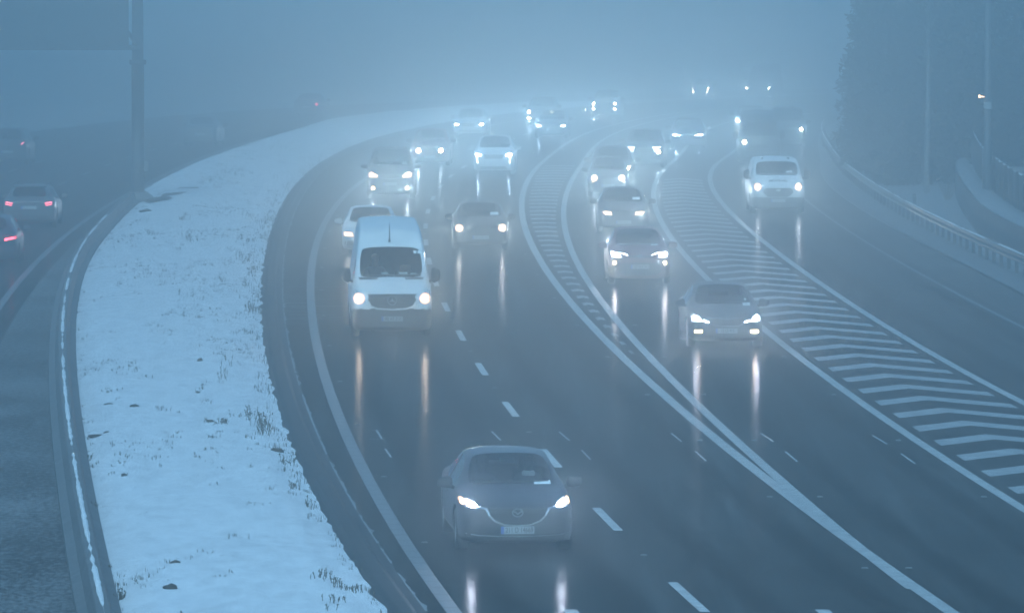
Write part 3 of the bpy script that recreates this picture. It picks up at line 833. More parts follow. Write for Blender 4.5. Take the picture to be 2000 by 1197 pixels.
WARM, COOL, AMBER = (1, .74, .52), (.86, .90, 1.06), (1, .70, .46)
class Car:
    def __init__(self, name, label, cat, kind, W, L, Hh, paintm, detail=1, group=None, clad=0):
        self.root = thing(name, label, cat, group=group)
        B = BODY[kind]; self.B, self.W, self.L, self.H = B, W, L, Hh
        parts, self.bvh, ay = body_parts(B, W, L, Hh, detail)
        self.ay = ay
        r = self.root
        self.body = mesh('body', *parts[0], M[paintm], r, True)
        if clad:      # dark lower bumper and sills
            self.body.data.materials.append(M['black_plastic'])
            for p in self.body.data.polygons:
                if max(self.body.data.vertices[i].co.z for i in p.vertices) < (clad if p.center.y < 1.0 else .46): p.material_index = 1
        if detail > 1:
            for s in (-1, 1):
                for fy in ((.52, .72) if B['b'] else (.36,)):
                    z = (B['rows'][B['mid']][3] - .13) * Hh / max(q[5] + q[6] for q in B['rows'])
                    h = self.bvh.ray_cast(Vector((s * 3, fy * L, z)), Vector((-s, 0, 0)))
                    if h[0] is not None:
                        mb = MB(); mb.box((h[0].x + s * .014, fy * L, z), (.03, .19, .028)); mb.build('door_handle', M[paintm], r)
        if 1 in parts: self.screen = mesh('windscreen', *parts[1], M['glass'], r, True)
        def pieces(name, part, m, smooth, key):
            vs, fs = part; g = {}
            for q in fs:
                c = sum((vs[i] for i in q), Vector()) / len(q); g.setdefault(key(c), []).append(q)
            for k in sorted(g):
                used = sorted({i for q in g[k] for i in q}); mp = {i: j for j, i in enumerate(used)}
                mesh(name, [vs[i] for i in used], [tuple(mp[i] for i in q) for q in g[k]], m, r, smooth)
        bsplit = (B['rows'][B['b'][0]][0] * L / B['rows'][-1][0]) if B['b'] else 99
        if 2 in parts: pieces('side_window', parts[2], M['glass'], True, lambda c: (c.x > 0, c.y > bsplit))
        if 3 in parts: mesh('rear_window', *parts[3], M['glass'], r, True)
        if 4 in parts: pieces('wheel_arch', parts[4], M['black_plastic'], False, lambda c: (c.x > 0, c.y > L / 2))
        if 5 in parts: pieces('door_pillar', parts[5], M['black_plastic'], True, lambda c: c.x > 0)
        self.sz = (Hh) / max(q[5] + q[6] for q in B['rows']); self.sy = L / B['rows'][-1][0]; self.sx = W / (2 * max(q[2] for q in B['rows']))
        for a in ay:
            for s in (-1, 1): wheel(r, s * (W / 2 - .115), a, B['wr'], s)
    def row(self, i): return self.B['rows'][i]
    def P(self, name, outl, mat, off=.006, depth=.03, parent=None, rear=False, flat=False, grid=.07):
        return panel(name, outl, self.bvh, mat, parent or self.root, off, depth, rear, flat, grid, self.L)
    def pair(self, name, outl, mat, off=.006, depth=.03, **k): return self.P(name, outl, mat, off, depth, **k), self.P(name, sym(outl), mat, off, depth, **k)
    def yhit(self, x, z, rear=False):
        h = self.bvh.ray_cast(Vector((x, 20 if rear else -5, z)), Vector((0, -1 if rear else 1, 0))); return h[0].y if h[0] is not None else (self.L if rear else 0)
    def mirrors(self, mat, big=False):
        c = self.row(self.B['mid']); y = (self.row(self.B['cowl'])[0] * .45 + c[0] * .55) * self.sy; z = (c[3] + (.16 if big else .07)) * self.sz
        for s in (-1, 1): wing_mirror(self.root, s * (self.W / 2 + (.10 if not big else .10)), y, z, mat, big)
    def plate(self, z, text=None, rear=False, x=0.0): return number_plate(self.bvh, self.root, z, text, self.L, rear, x)
    def headlights(self, outl, lamps, power=0, lampmat='lamp', tint=WARM, housing='lens', down=2.0, lit=(1, -1)):
        """each lamp: an outline on the housing, glowing"""
        for s in (1, -1):
            h = self.P('headlight', outl if s > 0 else sym(outl), housing, .006, .04)
            for lo in lamps:
                mt = lampmat
                if isinstance(lo, tuple): lo, mt = lo
                lx = sum(p[0] for p in lo) / len(lo); lz = sum(p[1] for p in lo) / len(lo)
                bw = [(lx + (x - lx) * 1.55, lz + (z - lz) * 1.62) for x, z in lo]
                if s in lit: self.P('halo_ring', bw if s > 0 else sym(bw), 'halo_cool' if mt == 'lamp_cool' else 'halo_warm', .009, .02, parent=h, grid=.05)  # glowing ring added around the lens to imitate its halo
                if s not in lit: continue
                self.P('lamp_lens', lo if s > 0 else sym(lo), mt, .012, .02, parent=h, grid=.04)
            if power and s in lit:
                lo = lamps[0][0] if isinstance(lamps[0], tuple) else lamps[0]
                cx = sum(p[0] for p in lo) / len(lo); cz = sum(p[1] for p in lo) / len(lo)
                beam(h, (s * cx, self.yhit(s * cx, cz) - .05, cz), power, tint, down=down)
    def fogs(self, outl, power=0, mat='fog_lamp', tint=AMBER):
        for s in (1, -1):
            h = self.P('fog_lamp', outl if s > 0 else sym(outl), mat, .012, .03, grid=.04)
            if power:
                cx = sum(p[0] for p in outl) / len(outl); cz = sum(p[1] for p in outl) / len(outl)
                beam(h, (s * cx, self.yhit(s * cx, cz) - .05, cz), power, tint)
    def sticker(self, x, z, w=.2, h=.09):
        """the discs and permits stuck inside the lower corner of the windscreen"""
        self.P('windscreen_sticker', rect(x, z, w, h), 'paper', .004, .003, grid=.05)
    def wipers(self):
        c = self.row(self.B['cowl']); w = (c[4] - .12) * self.sx; z = (c[5] + .035) * self.sz
        for x0, x1 in ((-w * .95, w * .05), (.0, w * .92)):
            self.P('wiper', band([(x0, z + .012), (x1, z + .03)], .022), 'black_plastic', .012, .008, grid=.1)
    def cabin(self, seats=True):
        c, m, h = self.row(self.B['cowl']), self.row(self.B['mid']), self.row(self.B['head'])
        sx, sy, sz = self.sx, self.sy, self.sz
        zt = c[5] * sz - .03; yc = c[0] * sy
        mb = MB(); mb.box((0, yc + .42, zt - .22), (2 * (c[2] - .1) * sx, .62, .40)); mb.box((-.36 * sx, yc + .62, zt + .0), (.34, .2, .09)); mb.build('dashboard', M['interior'], self.root)
        if seats:
            zf = m[3] * sz - .55; yd = h[0] * sy + .35
            for s in (-1, 1):
                b = MB(); b.box((s * .37, yd - .15, zf + .10), (.50, .52, .16)); b.box((s * .37, yd + .20, zf + .42), (.48, .13, .62), rx=-.22); b.box((s * .37, yd + .30, zf + .80), (.26, .10, .17), rx=-.2)
                b.build('seat', M['interior'], self.root)
            t = MB(); t.tube([(-.37 + .18 * math.cos(a), yd - .50 - .06 * math.sin(a), zf + .47 + .17 * math.sin(a)) for a in [2 * math.pi * k / 20 for k in range(21)]], .014, 6, False)
            t.tube([(-.37, yd - .5, zf + .47), (-.37, yd - .75, zf + .38)], .03, 8); t.build('steering_wheel', M['black_plastic'], self.root)
            self.seat = (yd, zf)
    def place(self, px, py, z=0.0, f=None, flip=False, rz=None):
        p = G(px, py, z)
        if not flip:      # beam power and blue tint raised with distance to brighten the far fog
            t = min(max((p.y - 90) / 150, 0), 1); k = .12 + .48 * t ** 1.7 + max(0, p.y - 240) / 270; t2 = min(max((p.y - 145) / 110, 0), 1)
            for o in self.root.children_recursive:
                if o.type == 'LIGHT':
                    o.data.energy *= k
                    c0 = o.data.color; o.data.color = [c0[i] * (1 - .8 * t2) + (.56, .87, 1.10)[i] * .8 * t2 for i in range(3)]
        s = (f or L_lane).slope(p.y + self.L / 2)
        self.root.location = (p.x, p.y, gz(p.y)); a = -math.atan(s)
        self.root.rotation_euler = (0, 0, a if rz is None else rz)
        if flip:      # seen from behind: its tail is at the point given
            self.root.rotation_euler = (0, 0, a + math.pi)
            d = Matrix.Rotation(a, 3, 'Z') @ Vector((0, self.L, 0)); self.root.location = Vector((p.x, p.y, gz(p.y))) + Vector((d.x, d.y, 0))
        return self
# ------------------------------------------------------------------ gantry over the other carriageway
gp = G(270, 397); gY = gp.y
gan = thing('sign_gantry', 'tall grey gantry with a lattice boom reaching out over the far carriageway', 'gantry', (gp.x, gY, 0))
mb = MB()
for (z0, w0), (z1, w1) in (((-.1, .66), (.18, .62)), ((.18, .60), (.42, .34))):
    b = [(-w0, -w0 * .8, z0), (w0, -w0 * .8, z0), (w0, w0 * .8, z0), (-w0, w0 * .8, z0), (-w1, -w1 * .8, z1), (w1, -w1 * .8, z1), (w1, w1 * .8, z1), (-w1, w1 * .8, z1)]
    mb.add(b, [(0, 1, 5, 4), (1, 2, 6, 5), (2, 3, 7, 6), (3, 0, 4, 7), (4, 5, 6, 7)])
mb.build('plinth', M['concrete'], gan)
mb = MB(); mb.lathe([(.40, .30), (.46, .30), (.46, .245), (5.22, .235), (5.22, .30), (5.27, .32), (5.36, .32), (5.40, .30), (5.40, .22), (8.9, .20), (8.92, .001)], 20, 'z'); mb.build('post', M['dark_steel'], gan, True)
for k in range(10):
    pass
mb = MB()
x0, x1, z0, z1 = -15.5, .05, 5.86, 8.25
for yy in (-.45, .45):
    for z in (z0, z1): mb.tube([(x0, yy, z), (x1, yy, z)], .085, 8)
    n = 9; dx = (x1 - x0) / n
    for k in range(n):
        a, b = x0 + k * dx, x0 + (k + 1) * dx
        mb.tube([(a, yy, z0), (b, yy, z1)] if k % 2 else [(a, yy, z1), (b, yy, z0)], .05, 6); mb.tube([(a, yy, z0), (a, yy, z1)], .045, 6)
for k in range(10):
    a = x0 + k * dx
    mb.tube([(a, -.45, z0), (a, .45, z0)], .04, 6); mb.tube([(a, -.45, z1), (a, .45, z1)], .04, 6)
mb.build('lattice_boom', M['dark_steel'], gan)
mb = MB(); mb.box((-7.9, -.60, 7.02), (15.2, .06, 2.5)); mb.build('sign_board', M['sign_back'] if 'sign_back' in M else M['dark_steel'], gan)
mb = MB()
for z in (6.1, 7.0, 7.9): mb.box((-7.9, -.66, z), (15.2, .05, .09))
for k in range(7): mb.box((-14.6 + 2.25 * k, -.655, 7.02), (.08, .05, 2.4))
mb.build('board_stiffener', M['sign_back'], gan)
mb = MB(); mb.lathe([(-.1, .24), (8.9, .2), (8.92, .001)], 18, 'z', (x0, 0, 0)); mb.build('post', M['dark_steel'], gan, True)
mb = MB(); mb.box((.3, 0, 1.4), (.14, .2, .4)); mb.build('cable_box', M['steel'], gan)

# ------------------------------------------------------------------ guard rail of the slip road
gr = thing('guard_rail', 'galvanised guard rail with a snowy upper edge, curving along the slip road', 'guard rail')
wb = [(0, .42), (-.05, .46), (-.05, .52), (.02, .56), (.02, .58), (-.05, .62), (-.05, .68), (0, .72), (.012, .72), (-.035, .68), (-.035, .62), (.032, .58), (.032, .56), (-.035, .52), (-.035, .46), (.012, .42)]
profile('rail_beam', L_rail, 100, 330, wb, M['dark_steel'], 2.0, gr)
pm = MB(); pm.box((.09, 0, .33), (.10, .09, .78)); pme = None
Yp = 118.0; k = 0
while k < 96:
    x = L_rail(Yp)
    if pme is None: o = pm.build('post', M['dark_steel'], gr); pme = o
    else: o = pme.copy(); col.objects.link(o); o.parent = gr
    o.location = (x, Yp, gz(Yp)); Yp += 2.0; k += 1
sc_ = snow_ribbon(shift(L_rail, -.02), 100, 330, .715, .035, gr, 11, .5, -.25, .03)
# frosty clods under the rail
ragged('rime_edge', shift(L_rail, .25), 100, 320, .35, 'rime', -.2, 31, .07, .3)

# ------------------------------------------------------------------ low curved retaining wall, with a fence on the bank it holds
class Path:
    def __init__(self, pts): self.p = sorted(pts)
    def __call__(self, Y):
        p = self.p
        if Y <= p[0][0]: i = 0
        elif Y >= p[-1][0]: i = len(p) - 2
        else: i = max(j for j in range(len(p) - 1) if p[j][0] <= Y)
        g = lambda j: p[min(max(j, 0), len(p) - 1)]
        (y0, x0), (y1, x1) = p[i], p[i + 1]; t = (Y - y0) / (y1 - y0)
        if t < 0 or t > 1: return x0 + (x1 - x0) * t
        m0 = (g(i + 1)[1] - g(i - 1)[1]) / (g(i + 1)[0] - g(i - 1)[0]) * (y1 - y0); m1 = (g(i + 2)[1] - g(i)[1]) / (g(i + 2)[0] - g(i)[0]) * (y1 - y0)
        return (2 * t**3 - 3 * t * t + 1) * x0 + (t**3 - 2 * t * t + t) * m0 + (-2 * t**3 + 3 * t * t) * x1 + (t**3 - t * t) * m1
P_wall = Path([(120, 19.4), (150, 17.2), (165, 16.1), (179, 15.5), (195, 15.45), (209, 16.0), (224, 16.75), (239, 17.75), (250, 18.9), (262, 20.6)])
P_fence = Path([(120, 20.4), (150, 18.2), (170, 16.95), (183, 16.45), (196, 16.5), (210, 16.95), (224, 17.55), (243, 18.75), (259, 20.0), (285, 22.4)])
wl = thing('retaining_wall', 'low curved concrete wall with a thick ledge of snow behind the guard rail', 'wall')
profile('wall_body', P_wall, 118, 262, [(0, -.1), (0, 1.02), (.0, 1.08), (.34, 1.08), (.34, -.1)], M['dark_concrete'], 1.5, wl)
strip('bank_behind_wall', shift(P_wall, .34), shift(P_wall, 9), 118, 262, M['snow_ground'], 1.02, 4)
v, f = [], []
Y = ys(118, 262, .5)
for y in Y:
    a = P_wall(y) + .06 + .05 * noise.noise(Vector((y * .9, 2, 2))); b = P_fence(y) - .05 + .12 * noise.noise(Vector((y * 1.3, 7, 2)))
    b = max(b, a + .3)
    for t, h in ((0, 1.085), (.12, 1.16), (.5, 1.20), (.9, 1.15), (1, 1.06)): v.append((a + (b - a) * t, y, gz(y) + h + .03 * noise.noise(Vector((y * 1.1, t * 4, 4)))))
for i in range(len(Y) - 1):
    for k in range(4): f.append((i * 5 + k, i * 5 + k + 1, i * 5 + k + 6, i * 5 + k + 5))
mesh('snow_ledge', v, f, M['snow_dim'] if 'snow_dim' in M else M['snow'], wl, True)
fe = thing('timber_fence', 'dark board fence with a thin snowy top on the bank above the curved wall', 'fence')
n = [(0, 1.0), (0, 2.22), (.05, 2.22), (.05, 1.0)]
profile('board_panel', P_fence, 120, 285, n, M['timber'], 1.0, fe)
for y in ys(122, 284, 3.0):
    mb = MB(); mb.box((P_fence(y) - .06, y, 1.64 + gz(y)), (.10, .10, 1.32)); mb.build('post', M['timber'], fe)
snow_ribbon(shift(P_fence, .025), 120, 285, 2.225, .05, fe, 21, .5, -.1, .035)

# ------------------------------------------------------------------ lamp column on the bank
lp = thing('lamp_column', 'tall dark lamp column with a small pale box, standing behind the curved wall', 'lamp post', (16.55, 208, 1.0))
mb = MB(); mb.lathe([(-.1, .17), (1.6, .165), (1.68, .125), (11.0, .075), (11.02, .001)], 16, 'z'); mb.build('column', M['dark_steel'], lp, True)
mb = MB(); mb.tube([(0, 0, 10.9), (-.5, 0, 11.35), (-1.5, 0, 11.5)], .045, 8); mb.build('bracket', M['dark_steel'], lp, True)
mb = MB(); mb.box((-1.75, 0, 11.5), (.75, .3, .14)); mb.build('lantern', M['steel'], lp)
mb = MB(); mb.box((0, -.15, 3.10), (.25, .10, .25)); mb.box((0, -.205, 3.10), (.20, .02, .20)); mb.build('control_box', M['lens'], lp)
mb = MB(); mb.tube([(-.10, 0, 3.40), (-.26, -.02, 3.42)], .02, 6); mb.lathe([(3.36, .001), (3.37, .035), (3.46, .035), (3.48, .001)], 10, 'z', (-.28, -.02, 0)); mb.build('amber_lamp', M['fog_lamp_dim'] if 'fog_lamp_dim' in M else emit('amber_lamp', (1, .55, .25), 5), lp)
mk = thing('marker_post', 'short dark marker post in the snow between guard rail and trees', 'post', (G(1786, 404).x, G(1786, 404).y, .04))
mb = MB(); mb.box((0, 0, .2), (.13, .06, .5)); mb.build('stake', M['dark_steel'], mk); mb = MB(); mb.box((0, -.035, .36), (.09, .012, .07)); mb.build('reflector', M['steel'], mk)

# ------------------------------------------------------------------ trees
def leaf_cloud(rnd, blobs, n, size, mat, name):
    v, f = [], []
    tot = sum(b[3] ** 2 * b[4] for b in blobs)
    for (bx, by, bz, br, bh) in blobs:
        m = int(n * br * br * bh / tot)
        for _ in range(m):
            d = Vector((rnd.gauss(0, 1), rnd.gauss(0, 1), rnd.gauss(0, 1))).normalized() * (rnd.random() ** .45)
            p = Vector((bx + d.x * br, by + d.y * br, bz + d.z * bh))
            if p.z < .1: continue
            a = Vector((rnd.gauss(0, 1), rnd.gauss(0, 1), rnd.gauss(0, .6))).normalized(); b = a.orthogonal().normalized()
            s = size * rnd.uniform(.6, 1.5); k = len(v)
            v += [p - a * s, p + b * s * .4, p + a * s, p - b * s * .4]; f.append((k, k + 1, k + 2, k + 3))
    return v, f
def make_tree(name, label, seed, height, width, mat='needles', bark='bark', conifer=True, clear=0.3, n=5200, group=None):
    rnd = random.Random(seed); root = thing(name, label, 'tree', group=group)
    mb = MB(); lean = rnd.uniform(-.02, .02)
    stem = [(lean * z + .06 * math.sin(z * .7 + seed), .05 * math.cos(z * .9 + seed), z) for z in [height * i / 9 for i in range(10)]]
    stem[0] = (0, 0, -.2)
    mb.tube(stem, [max(.03, .018 * height * (1 - i / 9.5)) for i in range(10)], 9)
    blobs = []
    z = height * clear
    while z < height * .98:
        t = (z / height - clear) / (1 - clear)
        w = width * ((1 - t) ** .8 * .9 + .12 if conifer else math.sin(math.pi * min(1, .12 + .88 * t)) ** .7 + .1)
        for k in range(5 if conifer else 6):
            a = rnd.uniform(0, 2 * math.pi); r = w * rnd.uniform(.45, .8)
            end = Vector((r * math.cos(a), r * math.sin(a), z + (rnd.uniform(-.5, .1) if conifer else rnd.uniform(.2, 1.0))))
            mb.tube([(0, 0, z - .2), tuple(end * .5 + Vector((0, 0, z * .5 + .1))), tuple(end)], [.05 * (1.2 - t), .035, .012], 5)
            blobs.append((end.x, end.y, end.z, w * rnd.uniform(.28, .46), rnd.uniform(.35, .7) if conifer else w * .32))
        z += height * (.045 if conifer else .075)
    mb.build('trunk', M[bark], root, True)
    v, f = leaf_cloud(rnd, blobs, n, .17 if conifer else .13, mat, 'crown')
    mesh('crown', v, f, M[mat], root)
    return root
def copy_tree(o, parent=None):
    c = o.copy(); col.objects.link(c); c.parent = parent
    for ch in list(o.children): copy_tree(ch, c)
    return c
gtree = 'dark evergreens behind the guard rail'
LT = 'dense dark evergreen in the foggy row behind the guard rail'
proto = [make_tree('evergreen_tree', LT, s, h, w, clear=.03, n=9000, group=gtree) for s, h, w in ((3, 15, 2.3), (8, 17, 2.6), (12, 13.5, 2.2))]
spots = [(16.9, 243, 0), (15.9, 249, 1), (18.2, 252, 2), (16.0, 259, 2), (18.8, 262, 0), (16.9, 268, 1), (19.6, 272, 0), (17.6, 281, 2), (20.4, 286, 1), (18.2, 296, 0), (19.6, 310, 1), (20.0, 326, 2), (22.3, 344, 0), (24.8, 362, 1),
         (22.2, 236, 1), (21.4, 222, 0), (24.2, 228, 2), (22.8, 210, 1), (20.9, 200, 2), (23.6, 192, 0), (25.0, 248, 1), (22.6, 257, 0), (19.9, 236, 2), (18.6, 243, 1), (26.0, 236, 0), (27.5, 255, 1), (25.2, 268, 2), (22.0, 300, 1), (21.0, 275, 2), (27.0, 300, 0), (24.5, 320, 2)]
used = set()
for i, (x, y, k) in enumerate(spots):
    t = copy_tree(proto[k]) if k in used else proto[k]; used.add(k)
    t.location = (x, y, gz(y) + (1.0 if P_wall(y) < x and y < 262 else 0)); t.rotation_euler = (0, 0, i * 1.3); s = .9 + .2 * ((i * 7) % 5) / 5; t.scale = (s, s, s)
    if 14 <= i < 22 or i in (24, 25, 26): t['label'] = 'dark evergreen standing on the bank behind the board fence'; t['group'] = 'evergreens behind the board fence'
b = make_tree('birch_tree', 'slender birch with a pale trunk in front of the dark evergreens', 5, 12, 1.7, 'twigs', 'birch_bark', False, .45, 900); b.location = (16.25, 234, 0); b.scale = (.55, .55, 1)
# bare shrubs beside the rail
def shrub(seed, n, r, h):
    rnd = random.Random(seed); mb = MB()
    for _ in range(n):
        a = rnd.uniform(0, 2 * math.pi); t = rnd.uniform(.1, .75); p = Vector((rnd.uniform(-.1, .1), rnd.uniform(-.1, .1), 0)); pts_ = [tuple(p)]
        L_ = h * rnd.uniform(.5, 1)
        for j in range(3):
            p = p + Vector((math.cos(a) * t * L_ / 3, math.sin(a) * t * L_ / 3, L_ / 3)); a += rnd.uniform(-.7, .7); pts_.append(tuple(p))
            if j: mb.tube([tuple(p), tuple(p + Vector((rnd.uniform(-.3, .3), rnd.uniform(-.3, .3), rnd.uniform(.1, .4))) * h * .4)], [.008, .004], 4, False)
        mb.tube(pts_, [.014, .012, .009, .006], 4, False)
    return mb
for i, (px, py, h) in enumerate(((1716, 352, .9), (1690, 335, .8), (1850, 392, .7))):
    p = G(px, py); s = thing('bare_shrub', ('bare shrub at the foot of the nearest dark evergreen', 'bare shrub beside the guard rail where it bends away', 'bare shrub close to the curved wall')[i], 'shrub', p, group='bare shrubs behind the guard rail')
    shrub(40 + i, 26, .5, h).build('twigs', M['straw'], s)

# ------------------------------------------------------------------ the reserve: dead grass and lumps of soil
def reserve_z(x, y):
    l = L_lb(y) + .22 if y <= 232 else L_sl(y); r = ref(y) + .05; t = min(max((x - l) / max(r - l, .4), 0), 1)
    e = min(1, t * 6) * min(1, (1 - t) * 6)
    return gz(y) + .03 + .16 * e + .05 * noise.noise(Vector((x * .8, y * .35, 0))) * e
rnd = random.Random(11); v, f = [], []
def tuft(x, y, h, n, spread=.12, lean=.35):
    z = reserve_z(x, y)
    for _ in range(n):
        a = rnd.uniform(0, 2 * math.pi); d = rnd.random() ** .7 * spread; b = Vector((x + d * math.cos(a), y + d * math.sin(a), z)); hh = h * rnd.uniform(.45, 1.1)
        l = rnd.uniform(0, lean) * hh; a += rnd.uniform(-1, 1); m = b + Vector((math.cos(a) * l * .4, math.sin(a) * l * .4, hh * .6)); t = b + Vector((math.cos(a) * l, math.sin(a) * l, hh))
        w = Vector((math.cos(a + 1.57), math.sin(a + 1.57), 0)) * rnd.uniform(.004, .009); k = len(v)
        v.extend([b - w, b + w, m + w * .8, m - w * .8, t]); f.extend([(k, k + 1, k + 2, k + 3), (k + 3, k + 2, k + 4)])
def weed(x, y, h, n):
    """a branching dead weed"""
    z = reserve_z(x, y)
    for _ in range(n):
        a = rnd.uniform(0, 2 * math.pi); b = Vector((x + rnd.gauss(0, .05), y + rnd.gauss(0, .05), z)); hh = h * rnd.uniform(.5, 1.1); d = Vector((math.cos(a) * .3, math.sin(a) * .3, 1)).normalized()
        w = Vector((.006, 0, 0)); k = len(v); t = b + d * hh; v.extend([b - w, b + w, t + w * .4, t - w * .4]); f.append((k, k + 1, k + 2, k + 3))
        for j in range(4):
            q = b + d * hh * rnd.uniform(.35, .95); a2 = rnd.uniform(0, 2 * math.pi); e = q + Vector((math.cos(a2) * .4, math.sin(a2) * .4, .6)) * hh * rnd.uniform(.15, .4); k = len(v)
            ww = Vector((.004, 0, .003)); v.extend([q - ww, q + ww, e + ww * 2.2, e - ww * 2.2]); f.append((k, k + 1, k + 2, k + 3))
def edge_x(y, t): l = L_lb(y) + .22 if y <= 232 else L_sl(y); return l + (ref(y) + .05 - l) * t
for _ in range(9000):
    y = rnd.uniform(80, 300); t = rnd.random()
    x = edge_x(y, t)
    d = .37 + .55 * noise.noise(Vector((x * .45, y * .14, 1))) + .45 * noise.noise(Vector((x * 1.6, y * .5, 8))) + (.35 if t > .93 else 0) + (.22 if t < .05 else 0) + (.12 if 130 < y < 210 else 0)
    if d > .55: tuft(x, y, rnd.uniform(.03, .10) * (1.4 if t > .9 else 1), int(2 + 4 * rnd.random()), .10)
for px, py, n, sp, h in ((375, 470, 16, 22, .34), (350, 485, 10, 26, .2), (500, 430, 22, 22, .36), (535, 425, 14, 14, .3), (478, 470, 14, 18, .32), (480, 510, 16, 16, .3), (495, 525, 12, 10, .25), (500, 605, 14, 12, .4), (485, 600, 10, 14, .35), (440, 740, 10, 18, .3), (465, 715, 8, 20, .3),
                         (485, 815, 18, 22, .26), (505, 835, 16, 12, .45), (520, 850, 10, 9, .4), (560, 905, 18, 20, .26), (575, 950, 10, 10, .22), (600, 975, 10, 12, .22), (640, 1140, 18, 30, .22), (690, 1150, 16, 20, .2), (665, 1185, 12, 22, .22), (437, 832, 12, 4, .18), (425, 835, 8, 5, .14),
                         (300, 462, 10, 24, .16), (445, 340, 16, 40, .3), (520, 345, 12, 40, .3), (365, 430, 10, 12, .22), (232, 1160, 10, 5, .3), (205, 1100, 8, 8, .2), (180, 985, 10, 8, .25), (170, 890, 8, 6, .2), (330, 655, 8, 40, .16), (370, 585, 8, 14, .3), (250, 905, 20, 40, .12), (420, 905, 20, 60, .12), (220, 770, 16, 30, .10)):
    for _ in range(int(n * .62)):
        p = G(px + rnd.gauss(0, sp * .6), py + rnd.gauss(0, sp * .3), .15)
        if edge_x(p.y, 0) - .1 < p.x < edge_x(p.y, 1) + .1: weed(p.x, p.y, h * rnd.uniform(.3, .75), rnd.randint(1, 4))
tag(mesh('dead_grass', v, f, M['straw']), kind='stuff')
def lump(px, py, w, label, h=.10, seed=0):
    p = G(px, py, .16); p.z = reserve_z(p.x, p.y)
    bm = bmesh.new(); bmesh.ops.create_icosphere(bm, subdivisions=3, radius=1)
    for q in bm.verts:
        d = 1 + .35 * noise.noise(q.co * 1.4 + Vector((seed, 0, 0))) + .18 * noise.noise(q.co * 4 + Vector((0, seed, 0)))
        q.co = Vector((q.co.x * d * w, q.co.y * d * w * .9, q.co.z * d * h))
    me = bpy.data.meshes.new('soil_lump'); bm.to_mesh(me); bm.free(); me.materials.append(M['soil'])
    for q in me.polygons: q.use_smooth = True
    o = bpy.data.objects.new('soil_lump', me); col.objects.link(o); o.location = p
    return tag(o, label, 'soil lump', 'lumps of soil on the snow')
for i, (px, py, w, h, lab) in enumerate(((344, 1105, .085, .06, 'smooth dark soil lump near the lower edge of the snow'), (333, 1152, .11, .07, 'largest dark soil lump just below the smooth one on the snow'), (541, 876, .13, .07, 'flat dark soil lump at the right edge of the snowy reserve'),
        (410, 828, .09, .05, 'flat brown soil lump in the middle of the snowy reserve'), (391, 709, .07, .08, 'upright dark clod on clean snow level with the van lamps glow'), (386, 771, .05, .04, 'small low clod just below the upright one'), (262, 797, .10, .05, 'dark clod with a tail near the left of the reserve'),
        (212, 793, .09, .05, 'brown clod close to the left barrier'), (188, 847, .16, .05, 'broad brown heap touching the left barrier edge'), (210, 845, .07, .04, 'little clod right of the broad brown heap'), (285, 414, .22, .10, 'dark heap in front of the gantry plinth'), (242, 934, .05, .04, 'tiny dark clod alone on the left snow'))):
    lump(px, py, w, lab, h, i * 3.1)
p = G(325, 392); mesh_o = ragged('dark_patch', lambda Y: -13.2 + (Y - 226) * .05, 222, 236, .5, 'soil', -.5, 77, .2, .3)  # ragged dark patch on the snow right of the gantry plinth

# ------------------------------------------------------------------ road studs
sm = None
def studs(f, ys_, label, grp):
    global sm
    for y in ys_:
        if sm is None:
            mb = MB(); mb.box((0, 0, .006), (.10, .08, .012)); mb.box((0, 0, .014), (.07, .05, .008))
            o = mb.build('road_stud', M['stud'] if 'stud' in M else M['chrome']); sm = o
        else:
            o = sm.copy(); col.objects.link(o)
        o.location = (f(y), y, gz(y) + .002); tag(o, label, 'road stud', grp)
studs(shift(L_edge, .3), [d0 - 14 + 12 * k for k in range(0, 12)], 'small metal road stud just right of the ribbed edge line', 'studs along the ribbed edge line')
studs(L_lane, [d0 - 4 + 12 * k for k in range(-1, 12)], 'small metal road stud in a gap of the dashed lane line', 'studs of the dashed lane line')
studs(shift(L_ngl, -.35), [90 + 12 * k for k in range(0, 10)], 'small metal road stud left of the narrow chevron strip', 'studs left of the narrow chevron strip')
studs(shift(L_ngr, .35), [90 + 12 * k for k in range(0, 10)], 'small metal road stud right of the narrow chevron strip', 'studs right of the narrow chevron strip')
studs(shift(L_wgl, -.35), [102 + 12 * k for k in range(0, 8)], 'small metal road stud left of the wide chevrons', 'studs left of the wide chevrons')
# ------------------------------------------------------------------ the traffic
PW = BEAM
M['p_dusk'] = paint('dusky_grey_paint', (.034, .032, .038))
M['p_white'] = paint('white_paint', (.66, .68, .69))
M['p_black'] = paint('black_paint', (.016, .016, .018))
M['p_grey'] = paint('grey_paint', (.045, .047, .05))
M['p_brown'] = paint('brown_grey_paint', (.042, .037, .035))
M['p_red'] = paint('dark_red_paint', (.16, .030, .035))
M['p_silver'] = paint('silver_paint', (.13, .135, .14), metal=.3)
M['p_navy'] = paint('dark_blue_paint', (.028, .036, .055))

def rrect(cx, cz, w, h, r, n=4):
    o = []
    for sx, sz, a0 in ((1, 1, 0), (-1, 1, 90), (-1, -1, 180), (1, -1, 270)):
        for k in range(n + 1):
            a = R(a0 + 90 * k / n); o.append((cx + sx * (w / 2 - r) + r * math.cos(a), cz + sz * (h / 2 - r) + r * math.sin(a)))
    return o

